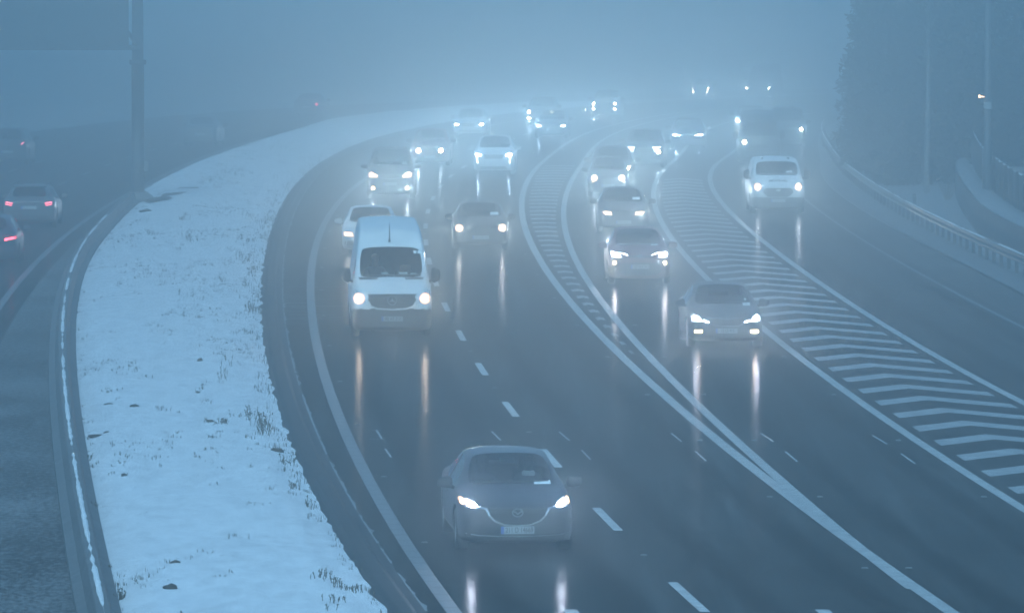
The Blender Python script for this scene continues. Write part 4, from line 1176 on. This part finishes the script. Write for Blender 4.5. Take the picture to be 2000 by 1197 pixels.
# --- 1: dusky saloon in front
c = Car('saloon_car', 'dusky grey saloon nearest the camera, with a wing badged five sided grille', 'car', 'saloon', 1.84, 4.86, 1.45, 'p_dusk', 2)
c.P('lower_intake', [(-.56, .46), (.56, .46), (.66, .37), (.74, .305), (-.74, .305), (-.66, .37)], 'grille', .004)
c.P('bumper_lip', [(-.85, .285), (.85, .285), (.84, .20), (.6, .175), (-.6, .175), (-.84, .20)], 'black_plastic', .006)
g = c.P('grille', [(-.46, .735), (.46, .735), (.44, .63), (.36, .545), (.2, .475), (-.2, .475), (-.36, .545), (-.44, .63)], 'grille', .012, .03)
for k in range(7): c.P('grille_bar', band([(-.43 + .028 * max(0, 3 - k), .505 + .034 * k), (.43 - .028 * max(0, 3 - k), .505 + .034 * k)], .007), 'black_plastic', .017, .01, parent=g, grid=.2)
c.P('chrome_wing', band([(-.60, .735), (-.485, .715), (-.435, .61), (-.35, .525), (-.2, .468), (0, .455), (.2, .468), (.35, .525), (.435, .61), (.485, .715), (.60, .735)], [.012, .04, .032, .026, .022, .02, .022, .026, .032, .04, .012]), 'chrome', .018, .02)
c.P('chrome_strip', band([(-.80, .335), (-.6, .305), (-.3, .292), (0, .288), (.3, .292), (.6, .305), (.80, .335)], .016), 'chrome', .012, .02)
bd = c.P('badge', ell(0, .655, .088, .068, 28), 'chrome', .024, .02, flat=True)
c.P('badge_field', ell(0, .655, .070, .051, 28), 'grille', .028, .01, parent=bd, flat=True)
c.P('badge_wing', band([(-.072, .676), (-.035, .668), (0, .632), (.035, .668), (.072, .676)], [.016, .02, .014, .02, .016]), 'chrome', .032, .01, parent=bd, flat=True)
c.headlights([(.485, .705), (.62, .712), (.80, .735), (.865, .765), (.86, .845), (.80, .842), (.68, .80), (.55, .745)],
   [([(.665, .735), (.76, .745), (.775, .80), (.73, .812), (.66, .79), (.61, .755)], 'lamp_cool'), (ell(.825, .795, .030, .030, 14), 'lamp')], 1.0 * PW, 'lamp_cool', COOL, 'lens')
c.P('lamp_signature', band([(.50, .715), (.66, .722), (.82, .742)], .012), 'chrome', .02, .01); c.P('lamp_signature', sym(band([(.50, .715), (.66, .722), (.82, .742)], .012)), 'chrome', .02, .01)
c.plate(.385, '211 D 14669'); c.mirrors('black_plastic'); c.wipers(); c.cabin(); c.sticker(.50, 1.005, .26, .055)
c.P('mirror_pod', rect(.0, 1.30, .24, .07), 'interior', -.05, .05)
c.place(1011, 1083, f=shift(L_lane, 0)); car1 = c

# --- 2: white high roof van
c = Car('delivery_van', 'white high roofed van with a three pointed star on its dark grille', 'van', 'high_van', 1.99, 5.9, 2.74, 'p_white', 2, clad=.74)
g = c.P('grille', [(-.60, 1.075), (.60, 1.075), (.585, .94), (.50, .80), (.36, .745), (0, .725), (-.36, .745), (-.50, .80), (-.585, .94)], 'grille', .010)
for k in range(4): c.P('grille_bar', band([(-.54 + .03 * (3 - k), .80 + .07 * k), (.54 - .03 * (3 - k), .80 + .07 * k)], .02), 'dark_steel', .018, .01, parent=g, grid=.2)
c.P('grille_surround', band([(-.62, 1.075), (-.605, .935), (-.515, .785), (-.37, .722), (0, .70), (.37, .722), (.515, .785), (.605, .935), (.62, 1.075)], .035), 'p_white', .022, .03)
ring = c.P('badge', ell(0, .925, .115, .115, 32), 'chrome', .026, .02, flat=True)
c.P('badge_field', ell(0, .925, .099, .099, 32), 'grille', .030, .01, parent=ring, flat=True)
st = []
for k in range(6):
    a = R(90 + 60 * k); rr = .100 if k % 2 == 0 else .018; st.append((rr * math.cos(a), .925 + rr * math.sin(a)))
c.P('badge_star', st, 'chrome', .035, .01, parent=ring, flat=True)
c.headlights([(.645, .885), (.94, .865), (.965, 1.0), (.965, 1.20), (.88, 1.175), (.70, 1.03)], [ell(.80, .965, .088, .082), ], 1.0 * PW, 'lamp', WARM)
c.P('indicator', [(.90, 1.0), (.955, 1.02), (.955, 1.16), (.91, 1.14)], 'lens', .012, .02); c.P('indicator', sym([(.90, 1.0), (.955, 1.02), (.955, 1.16), (.91, 1.14)]), 'lens', .012, .02)
for s in (1, -1): c.P('scuttle_vent', [(s * .32, 1.43), (s * .80, 1.435), (s * .77, 1.385), (s * .36, 1.385)], 'black_plastic', .006, .02)
c.plate(.48, '181 KE 2131', x=.0); c.mirrors('black_plastic', True); c.wipers(); c.cabin()
c.P('windscreen_sticker', rect(-.79, 2.02, .10, .07), 'paper', .004, .003); 
for x in (.60, .70, .79): c.P('windscreen_sticker', rect(x, 2.02, .075, .07), 'paper', .004, .003)
for x, w in ((-.15, .16), (.30, .22), (.55, .14), (.80, .14)): c.P('windscreen_paper', rect(x, 1.50 + .02 * (w > .15), w, .05), 'paper', -.14, .03)
y = c.yhit(0, 2.30); mb = MB(); mb.tube([(-.02, y - .02, 2.26), (-.02, y + .02, 2.36), (-.02, y + .2, 2.70)], [.03, .012, .006], 8); mb.lathe([(0, .0001), (.0, .05), (.03, .035), (.05, .02)], 14, 'z', (-.02, y - .0, 2.26)); mb.build('aerial', M['black_plastic'], c.root)
c.place(766, 661, f=L_edge); van2 = c

# --- 3: white saloon hidden behind the van
c = Car('saloon_car', 'white saloon half hidden behind the high roofed van', 'car', 'saloon', 1.83, 4.77, 1.46, 'p_white', 2)
c.P('grille', [(-.5, .72), (.5, .72), (.46, .56), (-.46, .56)], 'grille', .008)
c.headlights([(.52, .58), (.84, .60), (.87, .76), (.62, .74)], [[(.58, .61), (.80, .62), (.82, .70), (.62, .70)]], .9 * PW, 'lamp', WARM)
for s in (1, -1): c.P('bumper_intake', [(s * .55, .46), (s * .80, .46), (s * .82, .32), (s * .50, .32)], 'grille', .006)
c.P('bumper_lip', rect(0, .29, 1.6, .03), 'chrome', .008)
c.plate(.44); c.mirrors('p_white'); c.cabin(False); c.wipers(); c.place(724, 499, f=L_edge)

# --- 4: black people carrier with four lamps
c = Car('people_carrier', 'black people carrier with four lit lamps in the lane beside the reserve', 'people carrier', 'people_carrier', 1.88, 4.8, 1.92, 'p_black', 2)
c.P('grille', band([(-.48, .86), (-.3, .80), (0, .76), (.3, .80), (.48, .86)], .03), 'chrome', .012)
c.headlights([(.47, .83), (.78, .84), (.88, 1.02), (.80, 1.06), (.55, .95)], [[(.53, .85), (.76, .86), (.79, .96), (.70, 1.0), (.54, .92)]], .9 * PW, 'lamp', WARM)
c.fogs(ell(.655, .42, .075, .075), .6 * PW)
c.plate(.58); c.mirrors('black_plastic'); c.cabin(False); c.wipers(); c.sticker(.52, 1.34); c.P('windscreen_paper', rect(-.05, 1.34, .25, .05), 'paper', -.1, .03)
c.place(762, 389, f=L_edge)

# --- 5 .. : the rest, from near to far
def car(label, kind, W, L, Hh, pm, lamps, px, z, outl=None, cat='car', name=None, f=None, power=.8, mat='lamp', tint=WARM, fog=None, plate=.42, drl=None, grille=True, sticker=False, detail=1, flip=False, mir=True, group=None, fogmat='fog_lamp', lit=(1, -1)):
    nm = name or {'saloon': 'saloon_car', 'hatch': 'hatchback_car', 'suv': 'off_road_car', 'estate': 'estate_car', 'panel_van': 'delivery_van', 'high_van': 'delivery_van', 'people_carrier': 'people_carrier'}[kind]
    c = Car(nm, label, cat, kind, W, L, Hh, pm, detail, group)
    gzz = .72 if kind in ('saloon', 'hatch', 'estate') else .86
    if grille: c.P('grille', [(-.42, gzz), (.42, gzz), (.38, gzz - .17), (-.38, gzz - .17)], 'grille', .008)
    cx = sum(p[0] for p in lamps) / len(lamps); cz = sum(p[1] for p in lamps) / len(lamps)
    o = outl or [(cx - .17, cz - .07), (min(cx + .16, W / 2 - .07), cz - .05), (min(cx + .18, W / 2 - .05), cz + .10), (cx - .06, cz + .09)]
    c.headlights(o, [lamps], power * PW, mat, tint, lit=lit)
    if fog: c.fogs(fog, .3 * PW, fogmat)
    for d in (drl or []):
        c.P('daytime_lamp', d, 'drl', .016, .02, grid=.04); c.P('daytime_lamp', sym(d), 'drl', .016, .02, grid=.04)
    if plate: c.plate(plate)
    c.P('lower_intake', [(-.5, .36), (.5, .36), (.6, .25), (-.6, .25)], 'grille', .006)
    if mir: c.mirrors('p_white' if pm == 'p_white' and kind not in ('panel_van', 'high_van') else 'black_plastic', kind in ('panel_van', 'high_van'))
    if detail > 1: c.cabin(False); c.wipers()
    if sticker:
        q = c.row(c.B['cowl']); c.sticker(.46 * c.sx, (q[5] + .12) * c.sz, .26, .08)
    c.place(*px, z=z, f=f or L_lane)
    return c
# dark hatchback in the second lane
car('brown grey hatchback in the second lane, two round warm lamps and no fog lamps', 'hatch', 1.80, 4.3, 1.47, 'p_brown', ell(.68, .70, .085, .075), (939, 489), 0, plate=.41, sticker=True, detail=2)
# octavia like saloon
c = Car('saloon_car', 'dark saloon with slim angled lamps and square fog lamps, beside the wide chevrons', 'car', 'saloon', 1.81, 4.67, 1.46, 'p_grey', 2)
g = c.P('grille', [(-.445, .725), (-.15, .715), (0, .68), (.15, .715), (.445, .725), (.42, .60), (.28, .55), (-.28, .55), (-.42, .60)], 'grille', .010)
for k in range(13): c.P('grille_slat', rect(-.36 + .06 * k, .625, .012, .09), 'dark_steel', .016, .01, parent=g, grid=.2)
c.P('grille_trim', band([(-.45, .735), (-.15, .725), (0, .69), (.15, .725), (.45, .735)], .014), 'chrome', .016, .02); c.P('grille_trim', band([(-.45, .725), (-.425, .60), (-.28, .542), (.28, .542), (.425, .60), (.45, .725)], .014), 'chrome', .016, .02)
bd = c.P('badge', ell(0, .75, .048, .040), 'chrome', .018, .02, flat=True); c.P('badge_field', ell(0, .75, .034, .028), 'grille', .022, .01, parent=bd, flat=True)
c.headlights([(.54, .655), (.80, .655), (.86, .70), (.84, .80), (.74, .79), (.60, .73)], [[(.60, .665), (.78, .665), (.79, .74), (.74, .775), (.66, .745)]], 1.0 * PW, 'lamp_cool', COOL)
d = [(.555, .69), (.41, .635), (.43, .61), (.50, .625), (.56, .655)]
c.P('daytime_lamp', d, 'drl', .016, .02, grid=.04); c.P('daytime_lamp', sym(d), 'drl', .016, .02, grid=.04)
c.fogs(rrect(.665, .41, .19, .075, .02), .5 * PW)
c.P('lower_intake', [(-.62, .33), (.62, .33), (.70, .23), (-.70, .23)], 'grille', .006)
c.plate(.425, '10 LS XG'.replace('XG', '415')); c.mirrors('black_plastic'); c.wipers(); c.cabin(); c.sticker(.56, .985, .18, .055); c.sticker(.55, 1.09, .05, .04)
c.place(1419, 681, f=L_wgl)
# red crossover
c = Car('hatchback_car', 'dark red crossover with winged white lamps and round amber fog lamps', 'car', 'hatch', 1.80, 4.39, 1.56, 'p_red', 2)
c.P('grille', [(-.36, .835), (.36, .835), (.30, .775), (-.30, .775)], 'grille', .008)
c.P('lower_intake', [(-.55, .63), (.55, .63), (.60, .38), (.45, .28), (-.45, .28), (-.60, .38)], 'grille', .006)
bd = c.P('badge', ell(0, .82, .085, .055), 'chrome', .02, .02, flat=True); c.P('badge_field', ell(0, .82, .066, .038), 'grille', .024, .01, parent=bd, flat=True); c.P('badge_loop', ell(0, .825, .03, .042), 'chrome', .028, .01, parent=bd, flat=True)
c.headlights([(.55, .78), (.80, .79), (.86, .90), (.78, .93), (.56, .88)], [[(.57, .80), (.76, .80), (.80, .88), (.74, .91), (.60, .885)]], .8 * PW, 'lamp_cool', COOL)
d = band([(.60, .895), (.48, .885), (.34, .845)], [.03, .03, .012])
c.P('daytime_lamp', d, 'drl', .016, .02, grid=.04); c.P('daytime_lamp', sym(d), 'drl', .016, .02, grid=.04)
c.fogs(ell(.715, .635, .052, .052), .5 * PW)
c.plate(.52, '152 WX 913'); c.mirrors('p_red'); c.wipers(); c.cabin(False); c.sticker(.46, 1.10, .20, .06)
c.place(1250, 557, f=L_wgl)
# grey car in front of the small round lamped one
car('dark blue hatchback with inset warm lamps following the red crossover', 'hatch', 1.80, 4.3, 1.47, 'p_navy', [(.44, .62), (.60, .63), (.66, .69), (.62, .71), (.46, .70)], (1218, 455), 0, f=L_wgl, plate=.36, sticker=True, detail=2, power=.7)
# small round city car
car('little bubble shaped car with round lamps and tiny lamps below them', 'hatch', 1.63, 3.57, 1.49, 'p_grey', ell(.53, .74, .085, .08), (1188, 348), .74, f=L_ngr, fog=ell(.60, .60, .03, .03), power=.8, plate=.45, grille=False, detail=2)
car('dark off road car peeping out behind the little bubble shaped car', 'suv', 1.85, 4.5, 1.68, 'p_navy', [(.60, .80), (.72, .78), (.74, .92), (.66, .92)], (1195, 329), .85, f=L_ngr, power=.4, mat='lamp_far', fogmat='lamp_far')
# off road car with a bright lamp signature
car('pale off road car with ladder shaped white lamps over yellow ones', 'suv', 1.86, 4.6, 1.68, 'p_silver', ell(.66, .72, .07, .07), (1257, 297), .72, outl=[(.42, .66), (.80, .66), (.84, .95), (.40, .95)], f=L_wgl, mat='lamp_far', power=.6,
    drl=[band([(.40, .92), (.74, .92)], .03), band([(.44, .86), (.64, .87)], .022), band([(.45, .80), (.58, .81)], .022), band([(.47, .74), (.54, .75)], .02)], plate=None)
car('dark car with pointed white lamps beside the far end of the wide chevrons', 'saloon', 1.82, 4.7, 1.45, 'p_navy', [(.36, .66), (.56, .64), (.70, .64), (.72, .72), (.58, .73), (.50, .69)], (1343, 264), .68, f=L_wgl, power=.6, mat='lamp_cool', tint=COOL, plate=None)
# the transit like van on the slip road
c = Car('delivery_van', 'white van with dark lettering on its bonnet, alone on the slip road', 'van', 'panel_van', 1.99, 5.0, 1.98, 'p_white', 2, clad=.64)
g = c.P('grille', [(-.54, .88), (-.44, .95), (.44, .95), (.54, .88), (.54, .78), (.36, .63), (-.36, .63), (-.54, .78)], 'grille', .012)
for k in range(4): c.P('grille_bar', band([(-.46, .70 + .065 * k), (.46, .70 + .065 * k)], .022), 'dark_steel', .018, .01, parent=g, grid=.2)
c.P('badge', ell(0, .87, .09, .04), 'chrome', .024, .02, flat=True)
c.headlights([(.62, .86), (.92, .90), (.97, 1.12), (.88, 1.16), (.70, 1.02)], [ell(.735, .99, .088, .088)], .9 * PW, 'lamp', WARM)
c.plate(.50); c.mirrors('black_plastic', True); c.cabin(False); c.wipers(); c.sticker(.45, 1.50, .22, .06)
y = min(c.yhit(x, 1.20) for x in (-.25, 0, .25)); hit = c.bvh.ray_cast(Vector((0, -5, 1.20)), Vector((0, 1, 0)))
tl = math.atan2(hit[1].z, -hit[1].y) if hit[0] is not None else .6
letters('lettering', 'KOK', .20, 'ink', c.root, (0, y - .012, 1.20), (math.pi / 2 - tl, 0, 0), .01, 1.55)
for x in (-.5, .45):
    mb = MB(); mb.box((x, 1.95 * c.sy, 1.965), (.06, .06, .06)); mb.build('roof_bar_foot', M['black_plastic'], c.root)
c.place(1520, 419, f=L_slip)
car('pale box shaped van with one lit lamp, just beyond the lettered van', 'high_van', 1.95, 5.4, 2.30, 'p_silver', ell(.70, .95, .08, .08), (1484, 278), .95, f=L_slip, cat='van', plate=None, power=.7, lit=(-1,), mat='lamp_far', fogmat='lamp_far')
car('silver van beside the box shaped van, mostly hidden by it', 'people_carrier', 1.9, 4.8, 1.95, 'p_silver', ell(.70, .90, .07, .06), (1538, 253), .90, f=L_slip, cat='van', plate=None, power=.5, lit=(1,), mat='lamp_far', fogmat='lamp_far')
car('dark car further back whose lamp shows left of the box shaped van', 'saloon', 1.82, 4.6, 1.47, 'p_grey', [(.55, .66), (.70, .64), (.74, .74), (.62, .72)], (1464, 237), .68, f=L_slip, plate=None, power=.5, mat='lamp_far', fogmat='lamp_far')
# first two lanes, further off
car('dim reddish car with two inset warm lamps, beyond the black people carrier', 'suv', 1.80, 4.4, 1.62, 'p_red', ell(.50, .70, .085, .085), (839, 293.5), .72, f=L_edge, power=.8, plate=.42, mat='lamp_far', fogmat='lamp_far')
car('white off road car with lamps that trail down in vertical white bars', 'suv', 1.80, 4.5, 1.64, 'p_white', [(.54, .80), (.76, .82), (.78, .90), (.56, .89)], (964, 303), .85, f=L_lane, power=.8, mat='lamp_cool', tint=COOL, drl=[[(.70, .84), (.76, .84), (.70, .50), (.66, .50)]], plate=None)
car('pale car with two small slanted lamps farthest left before the bend', 'saloon', 1.80, 4.6, 1.46, 'p_white', [(.55, .63), (.66, .59), (.78, .64), (.74, .70), (.62, .69)], (916, 243.5), .65, f=L_edge, power=.8, plate=None, mat='lamp_far', fogmat='lamp_far')
car('dark car with two cool lamps in the second lane, before the far pair', 'saloon', 1.80, 4.6, 1.46, 'p_navy', [(.54, .65), (.70, .61), (.74, .70), (.60, .71)], (1076, 246.5), .66, f=L_lane, power=.7, mat='lamp_cool', tint=COOL, plate=None)
far = 'faint cars far along the motorway'
car('faint car with stacked lamps, just left behind the cool lamped dark car', 'suv', 1.84, 4.5, 1.68, 'p_grey', ell(.66, .85, .07, .07), (1055, 219), .85, f=L_lane, power=.5, fog=ell(.67, .50, .06, .06), plate=None, group=far, mat='lamp_far', fogmat='lamp_far')
car('faint car with two stacked pairs of lamps, lowest of the far lights', 'suv', 1.84, 4.5, 1.68, 'p_grey', ell(.68, .85, .075, .075), (1180, 203), .85, f=L_lane, power=.5, fog=ell(.68, .52, .07, .07), plate=None, group=far, mat='lamp_far', fogmat='lamp_far')
car('faint car with stacked lamps just left of the wide set far lorry lamps', 'suv', 1.84, 4.5, 1.68, 'p_grey', ell(.67, .85, .07, .07), (1368, 173), .85, f=L_lane, power=.5, fog=ell(.63, .56, .05, .05), plate=None, group=far, mat='lamp_far', fogmat='lamp_far')
car('faint lorry sized van whose two lamps stand widest apart in the distance', 'high_van', 2.3, 6.5, 2.9, 'p_grey', ell(.94, .90, .07, .07), (1480, 172.5), .9, f=L_lane, cat='van', power=.5, plate=None, mat='lamp_far', fogmat='lamp_far')
car('faintest car, two pinprick lamps near the dark trees', 'saloon', 1.82, 4.6, 1.47, 'p_grey', ell(.62, .68, .045, .04), (1636, 145), .68, f=L_lane, power=.2, plate=None, group=far, mat='lamp_far', fogmat='lamp_far')

# --- the carriageway going away: seen from behind
def away(label, kind, W, L, Hh, pm, tail, px, z, brake=False, detail=1, lit=(1, -1), name=None, glow=.006):
    nm = name or {'saloon': 'saloon_car', 'estate': 'estate_car', 'hatch': 'hatchback_car', 'suv': 'off_road_car', 'people_carrier': 'people_carrier'}[kind]
    c = Car(nm, label, 'car', kind, W, L, Hh, pm, detail)
    for t in tail:
        for s in (1, -1):
            # seen from behind, right in the photograph is -x of the car
            q = c.P('tail_lamp', [(-s * x, zz) for x, zz in t] if s < 0 else sym(t), ('brake' if brake else 'tail') if s in lit else 'lens', .010, .03, rear=True, grid=.05)
    if glow:
        t = tail[0]; cx = sum(p[0] for p in t) / len(t); cz = sum(p[1] for p in t) / len(t)
        for s in lit: beam(c.root, (-s * cx, c.yhit(-s * cx, cz, True) + .1, cz), glow * PW, (1, .04, .06), 130, 0, 1)
    c.P('rear_bumper', [(-.7, .45), (.7, .45), (.72, .25), (-.72, .25)], 'black_plastic', .008, rear=True)
    c.plate(.62 if kind != 'estate' else .72, None, True); c.mirrors(pm)
    c.place(*px, z=z, f=L_oe, flip=True)
    return c
c = away('silver estate car driving away with a roof spoiler and split red lamps', 'estate', 1.84, 4.76, 1.47, 'p_silver', [[(.55, .84), (.80, .89), (.80, .93), (.55, .90)], [(.58, .78), (.80, .82), (.80, .86), (.57, .82)]], (56, 398.5), .85, detail=2)
mb = MB(); mb.box((0, c.L - .52, c.H - .03), (1.16, .34, .035), rx=-.10); mb.build('roof_spoiler', M['p_silver'], c.root)
mb = MB()
for s in (-1, 1): mb.tube([(s * .56, 1.9, c.H - .03), (s * .56, 2.0, c.H + .03), (s * .56, 3.9, c.H + .03), (s * .56, 4.0, c.H - .03)], .018, 6)
mb.build('roof_rail', M['black_plastic'], c.root)
c.P('tailgate_line', band([(-.62, .60), (.62, .60)], .014), 'black_plastic', .006, rear=True)
away('dark car with its brake lamps lit, cut by the left edge of the picture', 'hatch', 1.82, 4.4, 1.50, 'p_navy', [[(.50, .76), (.86, .84), (.86, .92), (.76, .88), (.50, .84)]], (-24, 467), .82, True, 2, glow=.02)
away('dim car ahead with only its right hand red lamp visible', 'suv', 1.84, 4.5, 1.66, 'p_grey', [[(.60, .92), (.74, .98), (.76, 1.06), (.64, 1.02)]], (14, 281), .98, lit=(1,), glow=.006)
away('pale unlit car almost lost in the fog right of the gantry post', 'saloon', 1.82, 4.6, 1.46, 'p_silver', [[(.55, .84), (.80, .88), (.80, .92), (.55, .89)]], (391, 287), 0, lit=(), glow=0)
away('car far away of which just one red pinpoint shows above the reserve', 'saloon', 1.82, 4.6, 1.46, 'p_grey', [ell(.66, .80, .09, .09)], (598, 204), .80, True, lit=(1,), glow=.03)

# --- the people one can make out behind the windscreens
def person(car, x, label, coat, vest=None, scarf=False, driving=True, s=1.0, lift=.30):
    yd, zf = car.seat
    V = {'pelvis': ((0, 0, 0), .15), 'belly': ((0, .03, .16), .145), 'chest': ((0, .06, .36), .15), 'neck': ((0, .05, .53), .062), 'jaw': ((0, .025, .62), .078), 'skull': ((0, .03, .71), .098), 'crown': ((0, .04, .79), .066)}
    E = [('pelvis', 'belly'), ('belly', 'chest'), ('chest', 'neck'), ('neck', 'jaw'), ('jaw', 'skull'), ('skull', 'crown')]
    for q, n in ((-1, 'r'), (1, 'l')):
        reach = driving
        V.update({'sh' + n: ((q * .19, .06, .45), .078), 'el' + n: ((q * .27, -.10 if reach else .02, .20), .052), 'wr' + n: ((q * .19, -.36 if reach else -.20, .30 if reach else .10), .036), 'pa' + n: ((q * .175, -.43 if reach else -.27, .325 if reach else .09), .038),
                  'hp' + n: ((q * .11, -.06, -.01), .095), 'kn' + n: ((q * .15, -.44, .05), .07), 'an' + n: ((q * .14, -.62, -.30), .048), 'to' + n: ((q * .14, -.78, -.34), .036)})
        E += [('chest', 'sh' + n), ('sh' + n, 'el' + n), ('el' + n, 'wr' + n), ('wr' + n, 'pa' + n), ('pelvis', 'hp' + n), ('hp' + n, 'kn' + n), ('kn' + n, 'an' + n), ('an' + n, 'to' + n)]
    keys = list(V); me = bpy.data.meshes.new('person'); me.from_pydata([V[k][0] for k in keys], [(keys.index(a), keys.index(b)) for a, b in E], [])
    o = bpy.data.objects.new('person', me); col.objects.link(o)
    o.modifiers.new('k', 'SKIN'); sl = me.skin_vertices[0].data
    for i, k in enumerate(keys): sl[i].radius = (V[k][1] * (1.15 if k in ('chest', 'belly', 'pelvis') else 1),) * 2
    sl[0].use_root = True
    o.modifiers.new('u', 'SUBSURF').levels = 2
    m2 = bpy.data.meshes.new_from_object(o.evaluated_get(bpy.context.evaluated_depsgraph_get()))
    bpy.data.objects.remove(o)
    bm = bmesh.new(); bm.from_mesh(m2)
    for fc in bm.faces:
        c = fc.calc_center_median(); hand = any((c - Vector(V['pa' + n][0])).length < .07 for n in 'rl')
        fc.material_index = 1 if c.z > .56 or hand else (2 if vest and .02 < c.z < .50 and abs(c.x) < .21 else 0)
        fc.smooth = True
    mb = MB()
    for q, n in ((-1, 'r'), (1, 'l')):        # five fingers, closed on the wheel or resting
        p = Vector(V['pa' + n][0]); d = (p - Vector(V['wr' + n][0])).normalized(); sd = d.cross(Vector((0, 0, 1))).normalized(); up = sd.cross(d)
        for k, (off, ln) in enumerate(((-.026, .070), (-.009, .080), (.009, .075), (.026, .060))):
            a = p + sd * off + d * .02; b = a + d * ln * .5 - up * .006; c = b + d * ln * .22 - up * ln * .42; e = c - d * ln * .28 - up * ln * .18
            mb.tube([a, b, c, e], [.0095, .009, .0085, .007], 6)
        t0 = p - d * .02 - sd * q * .03; mb.tube([t0, t0 - sd * q * .03 + d * .02, t0 - sd * q * .028 + d * .055 - up * .01], [.012, .011, .008], 6)
    hx = Vector(V['skull'][0])
    mb.tube([hx + Vector((0, -.085, .0)), hx + Vector((0, -.118, -.035)), hx + Vector((0, -.092, -.045))], [.010, .016, .010], 6)
    for q in (-1, 1): mb.tube([hx + Vector((q * .092, .0, .02)), hx + Vector((q * .108, .012, 0)), hx + Vector((q * .092, .006, -.035))], [.008, .014, .008], 6)
    m3 = bpy.data.meshes.new('x'); m3.from_pydata(mb.v, [], mb.f); n0 = len(bm.faces); bm.from_mesh(m3); bm.faces.ensure_lookup_table()
    for fc in bm.faces[n0:]: fc.material_index = 1; fc.smooth = True
    mb = MB()
    for q in (-1, 1): mb.lathe([(-.10, .001), (-.098, .011), (-.088, .014)], 8, 'z', (0, 0, 0))
    eyes = MB()
    for q in (-1, 1):
        for dz, r in ((.012, .0145),): eyes.box((hx.x + q * .034, hx.y - .090, hx.z + dz), (.026, .012, .011))
    eyes.box((hx.x, hx.y - .086, hx.z - .082), (.05, .012, .010))
    m4 = bpy.data.meshes.new('y'); m4.from_pydata(eyes.v, [], eyes.f); n0 = len(bm.faces); bm.from_mesh(m4); bm.faces.ensure_lookup_table()
    for fc in bm.faces[n0:]: fc.material_index = 3
    bm.to_mesh(m2); bm.free(); m2.materials.clear()
    idx = [p.material_index for p in m2.polygons]
    for m in (coat, 'skin', vest or coat, 'hair'): m2.materials.append(M[m])
    m2.polygons.foreach_set('material_index', idx)
    o = bpy.data.objects.new('person', m2); col.objects.link(o)
    bm = bmesh.new(); bmesh.ops.create_icosphere(bm, subdivisions=3, radius=1)
    for q in list(bm.verts):
        q.co = Vector((q.co.x * .106, q.co.y * .112 + .045, q.co.z * .115 + .725))
    bmesh.ops.delete(bm, geom=[q for q in bm.verts if q.co.z < .74 and q.co.y < .02 or q.co.z < .64], context='VERTS')
    hm = bpy.data.meshes.new('hair'); bm.to_mesh(hm); bm.free(); hm.materials.append(M['hair']); h = bpy.data.objects.new('hair', hm); col.objects.link(h); h.parent = o
    if scarf:
        mb = MB(); mb.lathe([(.49, .105), (.50, .122), (.54, .118), (.575, .098), (.58, .085)], 18, 'z', (0, .035, 0)); mb.build('scarf', M['scarf'], o, True)
    w = Matrix.Translation(car.root.location) @ Matrix.Rotation(car.root.rotation_euler.z, 4, 'Z')
    o.location = w @ Vector((x, yd - .05, zf + lift)); o.rotation_euler = (0, 0, car.root.rotation_euler.z); o.scale = (s, s, s)
    return tag(o, label, 'person')
person(van2, -.37, 'driver in a yellow high visibility vest at the wheel of the high roofed van', 'jacket', 'hi_vis', lift=.33, s=1.02)
person(car1, -.37, 'driver in a dark jacket at the wheel of the nearest saloon', 'jacket', lift=.20, s=.93)
person(car1, .37, 'passenger with a pale scarf in the nearest saloon', 'jacket', scarf=True, driving=False, lift=.20, s=.90)
# ------------------------------------------------------------------ air, sky, light
v = [(x, y, z) for x in (-660, 660) for y in (-80, 1520) for z in (-25, HAZE_TOP)]
hz = mesh('haze', v, [(0, 1, 3, 2), (4, 6, 7, 5), (0, 4, 5, 1), (2, 3, 7, 6), (0, 2, 6, 4), (1, 5, 7, 3)])
m, nt, N, L, b = mat_new('haze'); N.remove(b)
pv = N.new('ShaderNodeVolumePrincipled')
pv.inputs['Color'].default_value = HAZE_COL
pv.inputs['Density'].default_value = HAZE_DENS
pv.inputs['Anisotropy'].default_value = HAZE_G
L.new(pv.outputs['Volume'], N['Material Output'].inputs['Volume'])
hz.data.materials.append(m); tag(hz, kind='stuff')
w = bpy.data.worlds.new('World'); sc.world = w; w.use_nodes = True
nt = w.node_tree; N, L = nt.nodes, nt.links
sky = N.new('ShaderNodeTexSky'); sky.sky_type = 'NISHITA'; sky.sun_disc = False
sky.sun_elevation = R(SUN_EL); sky.sun_rotation = R(SUN_AZ); sky.air_density = 1.0; sky.dust_density = DUST; sky.ozone_density = OZONE; sky.altitude = 50
wb = N.new('ShaderNodeMix'); wb.data_type = 'RGBA'; wb.blend_type = 'MULTIPLY'; wb.inputs[0].default_value = 1; wb.inputs[7].default_value = (*SKY_TINT, 1)
L.new(sky.outputs['Color'], wb.inputs[6]); L.new(wb.outputs[2], N['Background'].inputs['Color'])
N['Background'].inputs['Strength'].default_value = SKY_STR
sd = bpy.data.lights.new('sun', 'SUN'); sd.energy = SUN_STR; sd.angle = R(SUN_ANG); sd.color = SUN_COL
so = bpy.data.objects.new('sun', sd); col.objects.link(so)
a, e = R(SUN_AZ), R(SUN_EL)
so.rotation_euler = Vector((math.sin(a) * math.cos(e), math.cos(a) * math.cos(e), math.sin(e))).to_track_quat('Z', 'Y').to_euler()
vs = sc.view_settings
vs.view_transform = 'Standard'; vs.look = 'None'; vs.exposure = EXPO; vs.gamma = 1
c = sc.cycles
c.use_denoising = True
c.max_bounces = 8; c.diffuse_bounces = 2; c.glossy_bounces = 3; c.transmission_bounces = 4; c.transparent_max_bounces = 12; c.volume_bounces = VB
c.sample_clamp_indirect = 12.0; c.caustics_reflective = False; c.caustics_refractive = False
